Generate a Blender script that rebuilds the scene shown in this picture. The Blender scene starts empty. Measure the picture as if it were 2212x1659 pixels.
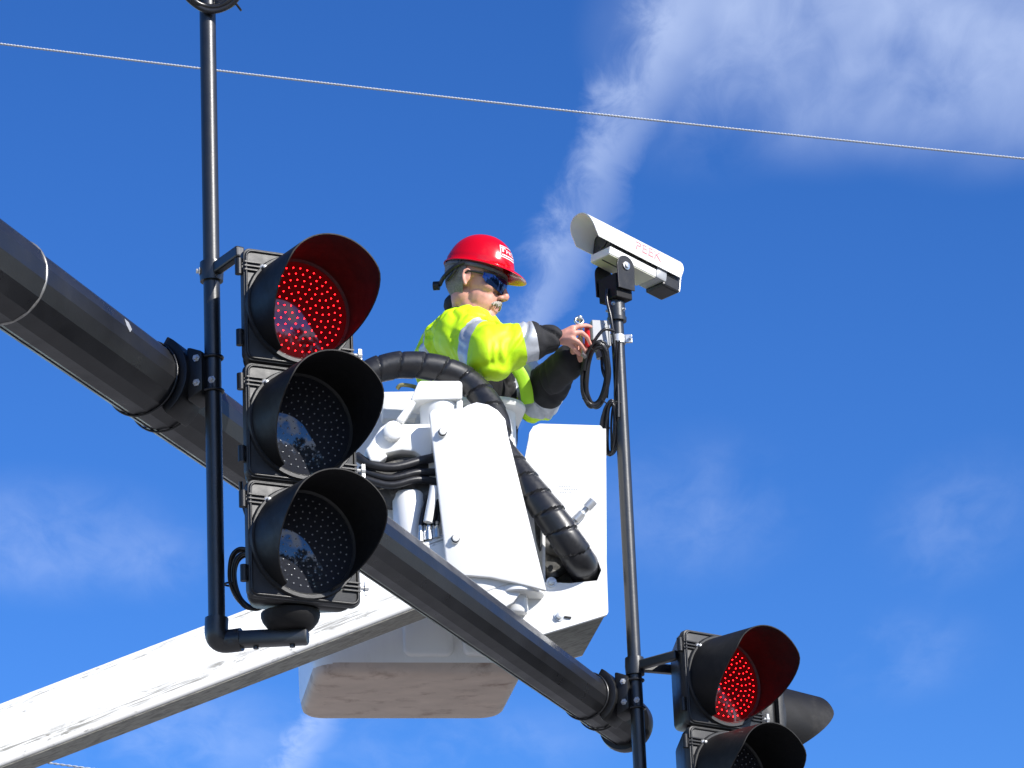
import bpy, bmesh, math, random
import numpy as np
from mathutils import Vector, Matrix, noise as mnoise

random.seed(7)
rng = np.random.default_rng(7)
sc = bpy.context.scene
col = sc.collection
RAD = math.radians

# ------------------------------------------------------------------ camera
FPX, CX, CY = 8750.0, 1106.0, 829.5          # focal length and centre on a 2212 x 1659 grid
PITCH, ROLL = RAD(20), RAD(2.4)
CAM = np.array([0.0, 0.0, 1.6])
F_ = np.array([0, math.cos(PITCH), math.sin(PITCH)])
R0 = np.array([1.0, 0, 0]); U0 = np.array([0, -math.sin(PITCH), math.cos(PITCH)])
R_ = R0*math.cos(ROLL) - U0*math.sin(ROLL)
U_ = U0*math.cos(ROLL) + R0*math.sin(ROLL)
def P(x, y, D):
    return CAM + D*(F_ + (x-CX)/FPX*R_ - (y-CY)/FPX*U_)
cd = bpy.data.cameras.new('camera'); cam = bpy.data.objects.new('camera', cd); col.objects.link(cam)
cd.sensor_width = 36; cd.lens = 36*FPX/2212; cd.clip_end = 5000; cd.clip_start = 0.1
M = Matrix.Identity(4)
for i in range(3):
    M[i][0] = R_[i]; M[i][1] = U_[i]; M[i][2] = -F_[i]; M[i][3] = CAM[i]
cam.matrix_world = M
sc.camera = cam

# ------------------------------------------------------------------ light
SUN_EL, SUN_AZ = RAD(33), RAD(180-52)        # azimuth clockwise from +Y
SUNV = np.array([math.sin(SUN_AZ)*math.cos(SUN_EL), math.cos(SUN_AZ)*math.cos(SUN_EL), math.sin(SUN_EL)])
sd = bpy.data.lights.new('sun', 'SUN'); sd.energy = 4.6; sd.angle = RAD(0.53); sd.color = (1, .965, .91)
so = bpy.data.objects.new('sun', sd); col.objects.link(so)
so.rotation_euler = Vector(SUNV).to_track_quat('Z', 'Y').to_euler()
so.location = (8, -6, 14)
vs = sc.view_settings
vs.view_transform = 'Standard'; vs.look = 'None'; vs.exposure = 0.55; vs.gamma = 1.0; vs.use_curve_mapping = False
sc.cycles.use_denoising = True
sc.cycles.max_bounces = 6

# ------------------------------------------------------------------ sky
world = bpy.data.worlds.new('World'); sc.world = world; world.use_nodes = True
nt = world.node_tree; N = nt.nodes; Lk = nt.links
def nd(t, **kw):
    n = N.new(t)
    for k, v in kw.items(): setattr(n, k, v)
    return n
def mth(op, a, b=None, c=None, clamp=False):
    n = nd('ShaderNodeMath', operation=op); n.use_clamp = clamp
    for i, v in enumerate((a, b, c)):
        if v is None: continue
        if isinstance(v, (int, float)): n.inputs[i].default_value = v
        else: Lk.new(v, n.inputs[i])
    return n.outputs[0]
def smooth(v, a, b, to0=0., to1=1.):
    n = nd('ShaderNodeMapRange', interpolation_type='SMOOTHSTEP')
    Lk.new(v, n.inputs[0])
    for i, k in enumerate((a, b, to0, to1)): n.inputs[i+1].default_value = k
    return n.outputs[0]
sky = nd('ShaderNodeTexSky', sky_type='NISHITA', sun_disc=False)
sky.sun_elevation = SUN_EL; sky.sun_rotation = SUN_AZ
sky.air_density = 1.0; sky.dust_density = 0.0; sky.ozone_density = 6.0; sky.altitude = 300
gam = nd('ShaderNodeGamma'); gam.inputs[1].default_value = 1.40
Lk.new(sky.outputs[0], gam.inputs[0])
hsv = nd('ShaderNodeHueSaturation'); hsv.inputs['Saturation'].default_value = 1.075; hsv.inputs['Hue'].default_value = .505; hsv.inputs['Value'].default_value = SKYGAIN = 0.535
Lk.new(gam.outputs[0], hsv.inputs['Color'])
tc = nd('ShaderNodeTexCoord')
sep = nd('ShaderNodeSeparateXYZ'); Lk.new(tc.outputs['Generated'], sep.inputs[0])
dx, dy, dz = sep.outputs
dzc = mth('MAXIMUM', dz, 0.02)
px_ = mth('DIVIDE', dx, dzc); py_ = mth('DIVIDE', dy, dzc)      # a flat cloud layer overhead
def plane(x, y):
    d = P(x, y, 1.0) - CAM
    return d[0]/d[2], d[1]/d[2]
comb = nd('ShaderNodeCombineXYZ'); Lk.new(px_, comb.inputs[0]); Lk.new(mth('MULTIPLY', py_, .36), comb.inputs[1])
def noise(scale, detail, rough, dist=0., vec=None, off=0.):
    n = nd('ShaderNodeTexNoise'); n.noise_dimensions = '3D'
    mpn = nd('ShaderNodeVectorMath', operation='ADD'); mpn.inputs[1].default_value = (off, off*.7, off*1.3)
    n.inputs['Scale'].default_value = scale; n.inputs['Detail'].default_value = detail
    n.inputs['Roughness'].default_value = rough; n.inputs['Distortion'].default_value = dist
    Lk.new(vec or comb.outputs[0], mpn.inputs[0]); Lk.new(mpn.outputs[0], n.inputs['Vector'])
    return n.outputs[0]
n_big = noise(6, 4, .5, .2)
n_fine = noise(30, 6, .62, .5, off=3.1)
def blob(x, y, rx, ry, amp, n, lo, hi):
    cx, cy = plane(x, y); ex = abs(plane(x+rx, y)[0]-cx); ey = abs(plane(x, y+ry)[1]-cy)
    u = mth('DIVIDE', mth('SUBTRACT', px_, cx), ex); v = mth('DIVIDE', mth('SUBTRACT', py_, cy), ey)
    r = mth('SQRT', mth('ADD', mth('MULTIPLY', u, u), mth('MULTIPLY', v, v)))
    m = smooth(r, 0.15, 1.0, 1, 0)
    return mth('MULTIPLY', mth('MULTIPLY', m, smooth(n, lo, hi)), amp)
pts = [(640, 1659), (720, 1480), (1170, 690), (1275, 410), (1350, 220), (1425, 60)]
pc = np.array([plane(*p) for p in pts])
c2, c1, c0 = np.polyfit(pc[:, 1], pc[:, 0], 2)
line = mth('ADD', mth('ADD', mth('MULTIPLY', mth('MULTIPLY', py_, py_), c2), mth('MULTIPLY', py_, c1)), c0)
wob = mth('MULTIPLY', mth('SUBTRACT', n_fine, .5), .05)
dist = mth('ABSOLUTE', mth('ADD', mth('SUBTRACT', px_, line), wob))
trail = mth('MULTIPLY', smooth(dist, 0.0, .032, 1, 0), smooth(n_fine, .28, .72, .50, 1))
gap = smooth(noise(5, 2, .5, off=21.3), .25, .6, .65, 1)
ygate = mth('MULTIPLY', smooth(py_, 1.9, 2.25), smooth(py_, 4.2, 5.0, 1, 0))
trail = mth('MULTIPLY', mth('MULTIPLY', mth('MULTIPLY', trail, gap), ygate), .36)
cov = trail
mixn = mth('ADD', mth('MULTIPLY', n_big, .72), mth('MULTIPLY', n_fine, .28))
soft = mth('ADD', mth('MULTIPLY', n_big, .86), mth('MULTIPLY', n_fine, .14))
for args in ((1860, 70, 500, 340, .50, soft, .22, .66), (2180, 170, 420, 260, .40, soft, .22, .66),
             (1520, 60, 300, 260, .34, soft, .26, .68), (1560, 240, 330, 190, .18, mixn, .36, .75),
             (90, 1170, 420, 170, .20, mixn, .36, .72), (420, 1230, 260, 120, .12, mixn, .36, .72),
             (1500, 1110, 330, 200, .14, mixn, .34, .7), (2060, 1130, 230, 190, .13, mixn, .36, .7),
             (980, 1620, 420, 120, .18, mixn, .36, .72), (380, 1600, 420, 160, .2, mixn, .36, .7),
             (1930, 1420, 260, 130, .1, mixn, .36, .66)):
    cov = mth('ADD', cov, blob(*args))
# the cumulus that stands to the right of and behind the photographer (seen mirrored in the lenses)
dvec = nd('ShaderNodeVectorMath', operation='DOT_PRODUCT'); Lk.new(tc.outputs['Generated'], dvec.inputs[0])
dvec.inputs[1].default_value = (.80, -.60, 0)
side = smooth(dvec.outputs['Value'], .25, .6)
n_cum = noise(8, 7, .58, .2, vec=tc.outputs['Generated'], off=1.7)
cum = mth('MULTIPLY', mth('MULTIPLY', smooth(n_cum, .45, .56), side), .85)
cov = mth('MAXIMUM', cov, cum)
cov = mth('MINIMUM', mth('MULTIPLY', cov, smooth(dz, 0.02, .12)), .92)
mixc = nd('ShaderNodeMix', data_type='RGBA')
Lk.new(cov, mixc.inputs['Factor']); Lk.new(hsv.outputs[0], mixc.inputs['A'])
SKYS = 0.12
mixc.inputs['B'].default_value = (.62/SKYS, .71/SKYS, .90/SKYS, 1)
world.cycles.sampling_method = 'MANUAL'; world.cycles.sample_map_resolution = 256
bg = N['Background']; Lk.new(mixc.outputs['Result'], bg.inputs[0]); bg.inputs[1].default_value = SKYS

# ------------------------------------------------------------------ materials
MATS = {}
def mat(name, base, rough=.5, metal=0., var=.0, vscale=8., bump=0., bscale=60., rvar=0., spec=.5, coat=0., emis=None, estr=0., dirt=None, dscale=4., dlo=.5, dhi=.7, stretch=None, damt=1., sheen=0.):
    m = bpy.data.materials.new(name); m.use_nodes = True; t = m.node_tree; n = t.nodes; l = t.links
    b = n['Principled BSDF']
    b.inputs['Roughness'].default_value = rough; b.inputs['Metallic'].default_value = metal
    b.inputs['Specular IOR Level'].default_value = spec
    b.inputs['Coat Weight'].default_value = coat; b.inputs['Coat Roughness'].default_value = .03
    if sheen: b.inputs['Sheen Weight'].default_value = sheen
    b.inputs['Base Color'].default_value = (*base, 1)
    if emis:
        b.inputs['Emission Color'].default_value = (*emis, 1); b.inputs['Emission Strength'].default_value = estr
    tcn = n.new('ShaderNodeTexCoord'); mp = n.new('ShaderNodeMapping'); l.new(tcn.outputs['Object'], mp.inputs[0])
    if stretch: mp.inputs['Scale'].default_value = stretch
    def nz(s, det=5., ro=.6):
        x = n.new('ShaderNodeTexNoise'); x.inputs['Scale'].default_value = s; x.inputs['Detail'].default_value = det
        x.inputs['Roughness'].default_value = ro; l.new(mp.outputs[0], x.inputs['Vector']); return x.outputs[0]
    colout = None
    if var:
        rp = n.new('ShaderNodeMapRange'); l.new(nz(vscale), rp.inputs[0])
        rp.inputs[1].default_value = .3; rp.inputs[2].default_value = .7; rp.inputs[3].default_value = 1-var; rp.inputs[4].default_value = 1+var
        mm = n.new('ShaderNodeVectorMath'); mm.operation = 'SCALE'; mm.inputs[0].default_value = base; l.new(rp.outputs[0], mm.inputs['Scale'])
        colout = mm.outputs[0]
    if dirt:
        rp = n.new('ShaderNodeMapRange'); rp.interpolation_type = 'SMOOTHSTEP'; l.new(nz(dscale, 8., .65), rp.inputs[0])
        rp.inputs[1].default_value = dlo; rp.inputs[2].default_value = dhi; rp.inputs[3].default_value = 0; rp.inputs[4].default_value = damt
        mx = n.new('ShaderNodeMix'); mx.data_type = 'RGBA'; l.new(rp.outputs[0], mx.inputs['Factor'])
        if colout: l.new(colout, mx.inputs['A'])
        else: mx.inputs['A'].default_value = (*base, 1)
        mx.inputs['B'].default_value = (*dirt, 1); colout = mx.outputs['Result']
    if colout: l.new(colout, b.inputs['Base Color'])
    if rvar:
        rp = n.new('ShaderNodeMapRange'); l.new(nz(vscale*1.7), rp.inputs[0])
        rp.inputs[1].default_value = .3; rp.inputs[2].default_value = .7; rp.inputs[3].default_value = rough-rvar; rp.inputs[4].default_value = rough+rvar
        l.new(rp.outputs[0], b.inputs['Roughness'])
    if bump:
        bp = n.new('ShaderNodeBump'); bp.inputs['Strength'].default_value = bump; bp.inputs['Distance'].default_value = .004
        l.new(nz(bscale), bp.inputs['Height']); l.new(bp.outputs[0], b.inputs['Normal'])
    MATS[name] = m; return m
mat('black_paint', (.014, .0145, .0165), .34, var=.25, vscale=5, rvar=.09, bump=.08, bscale=90, dirt=(.045, .046, .048), dscale=3.5, dlo=.54, dhi=.80, damt=.35)
mat('pole_paint', (.012, .0125, .0135), .36, var=.2, vscale=9, rvar=.05, bump=.05, bscale=120, spec=.85)
mat('weld', (.34, .33, .31), .35, .7, var=.3, vscale=60)
mat('signal_black', (.009, .009, .0095), .42, var=.2, vscale=14, rvar=.06, bump=.08, bscale=160, dirt=(.05, .047, .043), dscale=12, dlo=.54, dhi=.78, damt=.4)
mat('signal_door', (.022, .0225, .024), .50, var=.2, vscale=20, rvar=.05, bump=.1, bscale=220, spec=.5)
mat('visor_black', (.0065, .0062, .0066), .62, var=.25, vscale=10, rvar=.08, bump=.08, bscale=120, spec=.3, dirt=(.05, .046, .042), dscale=9, dlo=.52, dhi=.78, damt=.45)
mat('lens_dark', (.026, .028, .036), .04, spec=.9)
mat('lens_red', (.03, .003, .004), .05, spec=.9, emis=(1, .005, .012), estr=.035)
mat('led_red', (.5, .02, .02), .3, emis=(1, .006, .009), estr=13)
mat('led_off', (.30, .31, .33), .15, spec=.9)
mat('steel', (.55, .55, .54), .32, .9, var=.2, vscale=60)
mat('zinc', (.62, .63, .63), .38, .55, var=.15, vscale=40)
mat('rubber', (.016, .016, .018), .38, var=.2, vscale=40, rvar=.08)
mat('cable', (.018, .018, .020), .30, var=.2, vscale=30)
mat('white_paint', (.80, .80, .78), .35, var=.03, vscale=6, dirt=(.40, .38, .33), dscale=7, dlo=.60, dhi=.80, damt=.35)
mat('white_clean', (.82, .82, .80), .30, var=.02, vscale=5, dirt=(.55, .53, .48), dscale=30, dlo=.66, dhi=.8, damt=.4)
mat('bucket_white', (.78, .78, .77), .35, var=.03, vscale=5, dirt=(.35, .33, .30), dscale=5, dlo=.56, dhi=.78, damt=.3, stretch=(2.5, 2.5, .5))
mat('bucket_base', (.60, .49, .405), .62, var=.12, vscale=5, dirt=(.24, .15, .11), dscale=7, dlo=.50, dhi=.74, damt=.8, bump=.15, bscale=40, stretch=(1., 1.5, 1.5))
mat('grime', (.05, .05, .048), .6, var=.4, vscale=20, dirt=(.2, .19, .17), dscale=16, dlo=.5, dhi=.7)
mat('grey_box', (.36, .37, .38), .45, .2, var=.06, vscale=20)
mat('cam_white', (.80, .80, .76), .30, var=.02, vscale=10)
mat('cam_cream', (.62, .62, .50), .45, var=.04, vscale=20)
mat('glass_dark', (.01, .01, .012), .05, coat=.8)
mat('red_letter', (.72, .26, .28), .6)
mat('white_letter', (.82, .80, .80), .4)
mat('red_label', (.62, .02, .03), .35)
mat('helmet_red', (.62, .001, .010), .20, var=.05, vscale=14, coat=.15)
mat('black_plastic', (.014, .014, .015), .45)
mat('skin', (.66, .32, .24), .48, var=.10, vscale=22, dirt=(.60, .19, .15), dscale=16, dlo=.48, dhi=.72, damt=.5, bump=.12, bscale=260)
mat('hair_grey', (.22, .20, .18), .7, var=.35, vscale=120, bump=.5, bscale=300)
mat('moustache', (.40, .36, .31), .7, var=.3, vscale=150, bump=.6, bscale=400)
mat('hivis', (.60, .93, .006), .55, var=.06, vscale=14, bump=.2, bscale=120)
mat('hivis_trim', (.42, .78, .03), .6, bump=.2, bscale=140)
mat('reflective', (.48, .50, .53), .42, .25, var=.10, vscale=40, bump=.15, bscale=200)
mat('black_cloth', (.010, .010, .012), .8, var=.25, vscale=30, bump=.3, bscale=150)
mat('grey_cloth', (.16, .16, .17), .8, var=.3, vscale=30, bump=.3, bscale=150)
mat('denim', (.05, .06, .10), .8, var=.2, vscale=30)
mat('tool_red', (.60, .01, .015), .3)
mat('rope', (.30, .26, .10), .8, var=.3, vscale=80, bump=.5, bscale=300)
mat('wire', (.40, .42, .45), .5, .2)
mat('ground', (.26, .25, .235), .9, var=.15, vscale=.6, bump=.3, bscale=60)
mat('blue_mirror', (.02, .05, .16), .06, .75)
# boom: scuffed white fibreglass, streaked along its length
mat('boom_white', (.80, .80, .77), .38, var=.03, vscale=4, dirt=(.22, .21, .19), dscale=5, dlo=.56, dhi=.74, damt=.75, stretch=(1.2, 8, 14))
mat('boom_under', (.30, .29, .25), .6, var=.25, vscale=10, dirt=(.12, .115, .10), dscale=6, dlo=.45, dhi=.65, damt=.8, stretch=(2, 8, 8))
mat('foliage', (.035, .06, .018), .7, var=.4, vscale=.4)
mat('print_grey', (.45, .45, .44), .6)
# boom: longitudinal scuffs kept to the strips along its two edges
def boom_mat():
    m = MATS['boom_white']; t = m.node_tree; n = t.nodes; l = t.links; b = n['Principled BSDF']
    geo = n.new('ShaderNodeTexCoord'); mp = n.new('ShaderNodeMapping'); mp.vector_type = 'POINT'; l.new(geo.outputs['Object'], mp.inputs[0])
    mp.inputs['Rotation'].default_value = (0, BOOM_TILT, 0)
    sx = n.new('ShaderNodeSeparateXYZ'); l.new(mp.outputs[0], sx.inputs[0])
    def M_(op, a, b_=None):
        x = n.new('ShaderNodeMath'); x.operation = op
        for i, q in enumerate((a, b_)):
            if q is None: continue
            if isinstance(q, (int, float)): x.inputs[i].default_value = q
            else: l.new(q, x.inputs[i])
        return x.outputs[0]
    def NZ(sc_, det, scale):
        k = n.new('ShaderNodeMapping'); k.inputs['Scale'].default_value = sc_; l.new(mp.outputs[0], k.inputs[0])
        x = n.new('ShaderNodeTexNoise'); x.inputs['Scale'].default_value = scale; x.inputs['Detail'].default_value = det; x.inputs['Roughness'].default_value = .65; l.new(k.outputs[0], x.inputs['Vector']); return x.outputs[0]
    def SS(v, a, c, to0=0., to1=1.):
        x = n.new('ShaderNodeMapRange'); x.interpolation_type = 'SMOOTHSTEP'; l.new(v, x.inputs[0])
        for i, k in enumerate((a, c, to0, to1)): x.inputs[i+1].default_value = k
        return x.outputs[0]
    w = M_('SUBTRACT', sx.outputs[2], BOOM_Z)                 # across the face, 0 at mid height
    low = M_('MULTIPLY', SS(w, -.092, -.076), SS(w, -.060, -.018, 1, 0))
    hi = M_('MULTIPLY', SS(w, .066, .076), SS(w, .086, .098, 1, 0))
    st = SS(NZ((1.0, 1, 34), 7, 5.), .43, .60); pt = SS(NZ((1., 1, 3), 5, 5.), .38, .54)
    edge = M_('MULTIPLY', M_('MAXIMUM', low, hi), M_('MULTIPLY', st, pt))
    sp = M_('MULTIPLY', SS(NZ((3, 3, 7), 8, 8.), .54, .66), SS(NZ((1, 1, 2), 3, 3.), .40, .60, 0, .8))
    fac = M_('MINIMUM', M_('ADD', edge, sp), .95)
    mx = n.new('ShaderNodeMix'); mx.data_type = 'RGBA'; l.new(fac, mx.inputs['Factor']); mx.inputs['A'].default_value = (.80, .80, .78, 1); mx.inputs['B'].default_value = (.25, .245, .22, 1)
    l.new(mx.outputs['Result'], b.inputs['Base Color'])
# ------------------------------------------------------------------ helpers
ROOTM = {}
def thing(name, label, cat, loc=(0, 0, 0), rotz=0., group=None):
    o = bpy.data.objects.new(name, None); col.objects.link(o)
    o.empty_display_size = .1
    m = Matrix.Translation(Vector([float(v) for v in loc])) @ Matrix.Rotation(rotz, 4, 'Z')
    o.matrix_world = m; ROOTM[o.name] = m
    o['label'] = label; o['category'] = cat
    if group: o['group'] = group
    return o
def a3(v): return np.array(v, float)
def unit(v): v = a3(v); return v/np.linalg.norm(v)
class G:
    """verts + faces"""
    def __init__(s): s.v = []; s.f = []
    def add(s, v, f):
        o = len(s.v); s.v += [tuple(map(float, p)) for p in v]; s.f += [tuple(i+o for i in q) for q in f]; return s
    def join(s, g): return s.add(g.v, g.f)
    def moved(s, fn): r = G(); r.v = [tuple(fn(a3(p))) for p in s.v]; r.f = list(s.f); return r
def build(name, g, material, parent=None, world=True, smooth=None, bevel=0., segs=2, kind=None, label=None, recalc=True):
    """one mesh object; smooth: None flat, number = auto-smooth angle in degrees"""
    me = bpy.data.meshes.new(name)
    vs_ = g.v
    m = ROOTM.get(parent.name) if parent is not None else None
    if world and m is not None:
        inv = np.array(m.inverted()); A = np.array(vs_); vs_ = (A @ inv[:3, :3].T + inv[:3, 3]).tolist()
    me.from_pydata(vs_, [], g.f); me.update()
    bm = bmesh.new(); bm.from_mesh(me)
    if recalc: bmesh.ops.recalc_face_normals(bm, faces=bm.faces[:])
    if bevel:
        ed = [e for e in bm.edges if len(e.link_faces) == 2 and e.calc_face_angle(0) > RAD(30)]
        bmesh.ops.bevel(bm, geom=ed, offset=bevel, segments=segs, profile=.5, affect='EDGES', clamp_overlap=True)
    if smooth is not None:
        for f in bm.faces: f.smooth = True
        for e in bm.edges: e.smooth = not (len(e.link_faces) == 2 and e.calc_face_angle(0) > RAD(smooth))
    bm.to_mesh(me); bm.free()
    me.materials.append(MATS[material])
    o = bpy.data.objects.new(name, me); col.objects.link(o)
    if parent is not None:
        o.parent = parent
        if m is not None: ROOTM[o.name] = m
    if kind: o['kind'] = kind
    if label: o['label'] = label
    return o
def box(c, s, ax=None):
    c = a3(c); s = a3(s)/2
    ax = np.eye(3) if ax is None else a3(ax)
    v = [c + sx*s[0]*ax[0] + sy*s[1]*ax[1] + sz*s[2]*ax[2] for sx in (-1, 1) for sy in (-1, 1) for sz in (-1, 1)]
    return G().add(v, [(0, 1, 3, 2), (4, 6, 7, 5), (0, 4, 5, 1), (2, 3, 7, 6), (0, 2, 6, 4), (1, 5, 7, 3)])
def frame(d, up=(0, 0, 1)):
    d = unit(d); up = a3(up)
    if abs(d @ unit(up)) > .97: up = a3((0, 1, 0))
    s = unit(np.cross(d, up)); u = np.cross(s, d); return d, s, u
def bar(a, b, w, h, up=(0, 0, 1)):
    a = a3(a); b = a3(b); d, s, u = frame(b-a, up); L = np.linalg.norm(b-a)
    return box((a+b)/2, (L, w, h), (d, s, u))
def tube(pts, rad, n=12, caps=True, closed=False):
    pts = [a3(p) for p in pts]; m = len(pts)
    rad = [rad]*m if np.isscalar(rad) else list(rad)
    g = G(); T = []
    for i in range(m):
        if closed: t = pts[(i+1) % m]-pts[i-1]
        else: t = pts[min(i+1, m-1)]-pts[max(i-1, 0)]
        T.append(unit(t))
    _, s, u = frame(T[0]); rings = []
    for i in range(m):
        s = unit(s - T[i]*(s @ T[i])); u = np.cross(T[i], s)
        rings.append([pts[i]+rad[i]*(math.cos(k*2*math.pi/n)*s+math.sin(k*2*math.pi/n)*u) for k in range(n)])
    v = [p for r in rings for p in r]; f = []
    for i in range(m if closed else m-1):
        j = (i+1) % m
        for k in range(n): f.append((i*n+k, i*n+(k+1) % n, j*n+(k+1) % n, j*n+k))
    if caps and not closed: f += [tuple(range(n))[::-1], tuple((m-1)*n+k for k in range(n))]
    return g.add(v, f)
def cyl(a, b, r, n=16, r2=None): return tube([a, b], [r, r if r2 is None else r2], n)
def spline(pts, k=8, closed=False):
    pts = [a3(p) for p in pts]; m = len(pts); out = []
    for i in range(m if closed else m-1):
        if closed: p0, p1, p2, p3 = pts[i-1], pts[i], pts[(i+1) % m], pts[(i+2) % m]
        else: p0, p1, p2, p3 = pts[max(i-1, 0)], pts[i], pts[i+1], pts[min(i+2, m-1)]
        for j in range(k):
            t = j/k
            out.append(.5*((2*p1)+(-p0+p2)*t+(2*p0-5*p1+4*p2-p3)*t*t+(-p0+3*p1-3*p2+p3)*t**3))
    if not closed: out.append(pts[-1])
    return out
def lathe(prof, o, d, n=32, ref=(0, 0, 1), arc=None):
    """prof: (radius, distance along d)"""
    o = a3(o); d, s, u = frame(d, ref); g = G(); v = []; f = []; m = len(prof)
    for r, h in prof:
        for k in range(n):
            t = k*2*math.pi/n; v.append(o+d*h+r*(math.cos(t)*s+math.sin(t)*u))
    for i in range(m-1):
        for k in range(n): f.append((i*n+k, i*n+(k+1) % n, (i+1)*n+(k+1) % n, (i+1)*n+k))
    if prof[0][0] > 1e-6: f.append(tuple(range(n))[::-1])
    if prof[-1][0] > 1e-6: f.append(tuple((m-1)*n+k for k in range(n)))
    return g.add(v, f)
def torus(o, d, R, r, n=40, k=8):
    d, s, u = frame(d); o = a3(o)
    return tube([o+R*(math.cos(i*2*math.pi/n)*s+math.sin(i*2*math.pi/n)*u) for i in range(n)], r, k, closed=True)
def ball(c, r, n=16, ax=None):
    c = a3(c); r = a3([r]*3 if np.isscalar(r) else r); ax = np.eye(3) if ax is None else a3(ax); m = n//2; v = []; f = []
    for i in range(m+1):
        th = math.pi*i/m
        for k in range(n):
            ph = 2*math.pi*k/n
            q = a3((math.sin(th)*math.cos(ph), math.sin(th)*math.sin(ph), math.cos(th)))*r
            v.append(c+q[0]*ax[0]+q[1]*ax[1]+q[2]*ax[2])
    for i in range(m):
        for k in range(n): f.append((i*n+k, i*n+(k+1) % n, (i+1)*n+(k+1) % n, (i+1)*n+k))
    return G().add(v, f)
def prism(poly, off):
    """poly: 3-D points of a flat outline, swept by the vector off"""
    off = a3(off); m = len(poly); v = [a3(p) for p in poly]+[a3(p)+off for p in poly]
    f = [tuple(range(m))[::-1], tuple(range(m, 2*m))]+[(i, (i+1) % m, (i+1) % m+m, i+m) for i in range(m)]
    return G().add(v, f)
def plate_hole(outer, inner, off):
    bm = bmesh.new(); off = Vector(off); es = []
    for lp in (outer, inner):
        vs_ = [bm.verts.new(Vector([float(t) for t in p])) for p in lp]
        es += [bm.edges.new((vs_[i], vs_[(i+1) % len(vs_)])) for i in range(len(vs_))]
    bmesh.ops.triangle_fill(bm, use_beauty=True, use_dissolve=False, edges=es)
    ret = bmesh.ops.extrude_face_region(bm, geom=bm.faces[:])
    for e in ret['geom']:
        if isinstance(e, bmesh.types.BMVert): e.co += off
    bm.verts.index_update(); g = G().add([tuple(v.co) for v in bm.verts], [tuple(v.index for v in f.verts) for f in bm.faces]); bm.free()
    return g
def rrect(w, h, r, k=5, cx=0., cy=0.):
    out = []
    for (sx, sy, a0) in ((1, 1, 0), (-1, 1, 90), (-1, -1, 180), (1, -1, 270)):
        for j in range(k+1):
            a = RAD(a0+90*j/k); out.append((cx+sx*(w/2-r)+r*math.cos(a), cy+sy*(h/2-r)+r*math.sin(a)))
    return out
def text_mesh(s, size, extrude=0.):
    c = bpy.data.curves.new('text', 'FONT'); c.body = s; c.size = size; c.align_x = 'CENTER'; c.align_y = 'CENTER'; c.extrude = extrude
    o = bpy.data.objects.new('text', c); col.objects.link(o)
    dg = bpy.context.evaluated_depsgraph_get(); me = bpy.data.meshes.new_from_object(o.evaluated_get(dg))
    g = G().add([tuple(v.co) for v in me.vertices], [tuple(p.vertices) for p in me.polygons])
    bpy.data.objects.remove(o); bpy.data.curves.remove(c); bpy.data.meshes.remove(me); return g
def hexbolt(p, d, r=.009, h=.008):
    return lathe([(r*1.7, 0), (r*1.7, .002), (r, .002), (r, .002+h), (r*.85, .003+h)], p, d, 6)

# ------------------------------------------------------------------ ground
g = G().add([(-600, -600, 0), (600, -600, 0), (600, 600, 0), (-600, 600, 0)], [(0, 1, 2, 3)])
o = build('ground', g, 'ground'); o['kind'] = 'structure'

# the wood on the far side of the crossing, behind the photographer (mirrored in the lamp lenses)
def wood():
    v = []; f = []
    for k in range(26):
        az = RAD(96+2.6*k+random.uniform(-1, 1)); d = random.uniform(27, 36); c = a3((math.sin(az)*d, math.cos(az)*d+8, 0)); h = random.uniform(9., 14.); r = random.uniform(2.4, 3.6)
        for j in range(420):
            q = rng.normal(size=3); q = q/np.linalg.norm(q)*rng.uniform(.55, 1.)**.5; b = a3((q[0]*r, q[1]*r, h*.58+q[2]*h*.42)); n_ = rng.normal(size=3); n_ /= np.linalg.norm(n_)
            t1 = unit(np.cross(n_, (0.3, .2, 1))); t2 = np.cross(n_, t1); s_ = rng.uniform(.25, .5); o_ = len(v)
            v += [c+b+t1*s_, c+b+t2*s_, c+b-t1*s_, c+b-t2*s_]; f.append((o_, o_+1, o_+2, o_+3))
        g_ = tube([c, c+a3((0, 0, h*.6))], [.22, .10], 7); o_ = len(v); v += g_.v; f += [tuple(i+o_ for i in q) for q in g_.f]
    return G().add(v, f)
o = build('trees', wood(), 'foliage', recalc=False); o['kind'] = 'stuff'; o['label'] = 'dark belt of leafy trees behind the photographer, mirrored in the lamp lenses'; o['category'] = 'trees'
# ------------------------------------------------------------------ mast arm
A0 = P(332, 835, 11.9); A1 = P(1340, 1557.5, 14.85)
ARM_D = unit(A1-A0); ARM_L = np.linalg.norm(A1-A0)
def arm_pt(t): return A0+ARM_D*t
def arm_r(t): return .1125-.0087*t
PERP = unit(np.cross(ARM_D, (0, 0, 1)))          # horizontal, to the right and towards the camera
ARM_U = np.cross(PERP, ARM_D)
T_BACK = -5.2; T_JOINT = -.83; T_END = ARM_L+.05
base = arm_pt(T_BACK)
arm = thing('mast_arm', 'thick black tapered steel mast arm crossing the picture diagonally from upper left', 'mast arm', (base[0], base[1], 0))
def facet_tube(ts, rfun, n=16):
    v = []; f = []
    for t in ts:
        for k in range(n):
            a = 2*math.pi*(k+.5)/n; v.append(arm_pt(t)+rfun(t)/math.cos(math.pi/n)*.995*(math.cos(a)*PERP+math.sin(a)*ARM_U))
    m = len(ts)
    for i in range(m-1):
        for k in range(n): f.append((i*n+k, i*n+(k+1) % n, (i+1)*n+(k+1) % n, (i+1)*n+k))
    f += [tuple(range(n))[::-1], tuple((m-1)*n+k for k in range(n))]
    return G().add(v, f)
build('arm_tube', facet_tube([T_JOINT-.35, T_JOINT+.4, 1., 2., T_END], arm_r), 'black_paint', arm, bevel=.005, segs=2, smooth=14)
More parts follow.
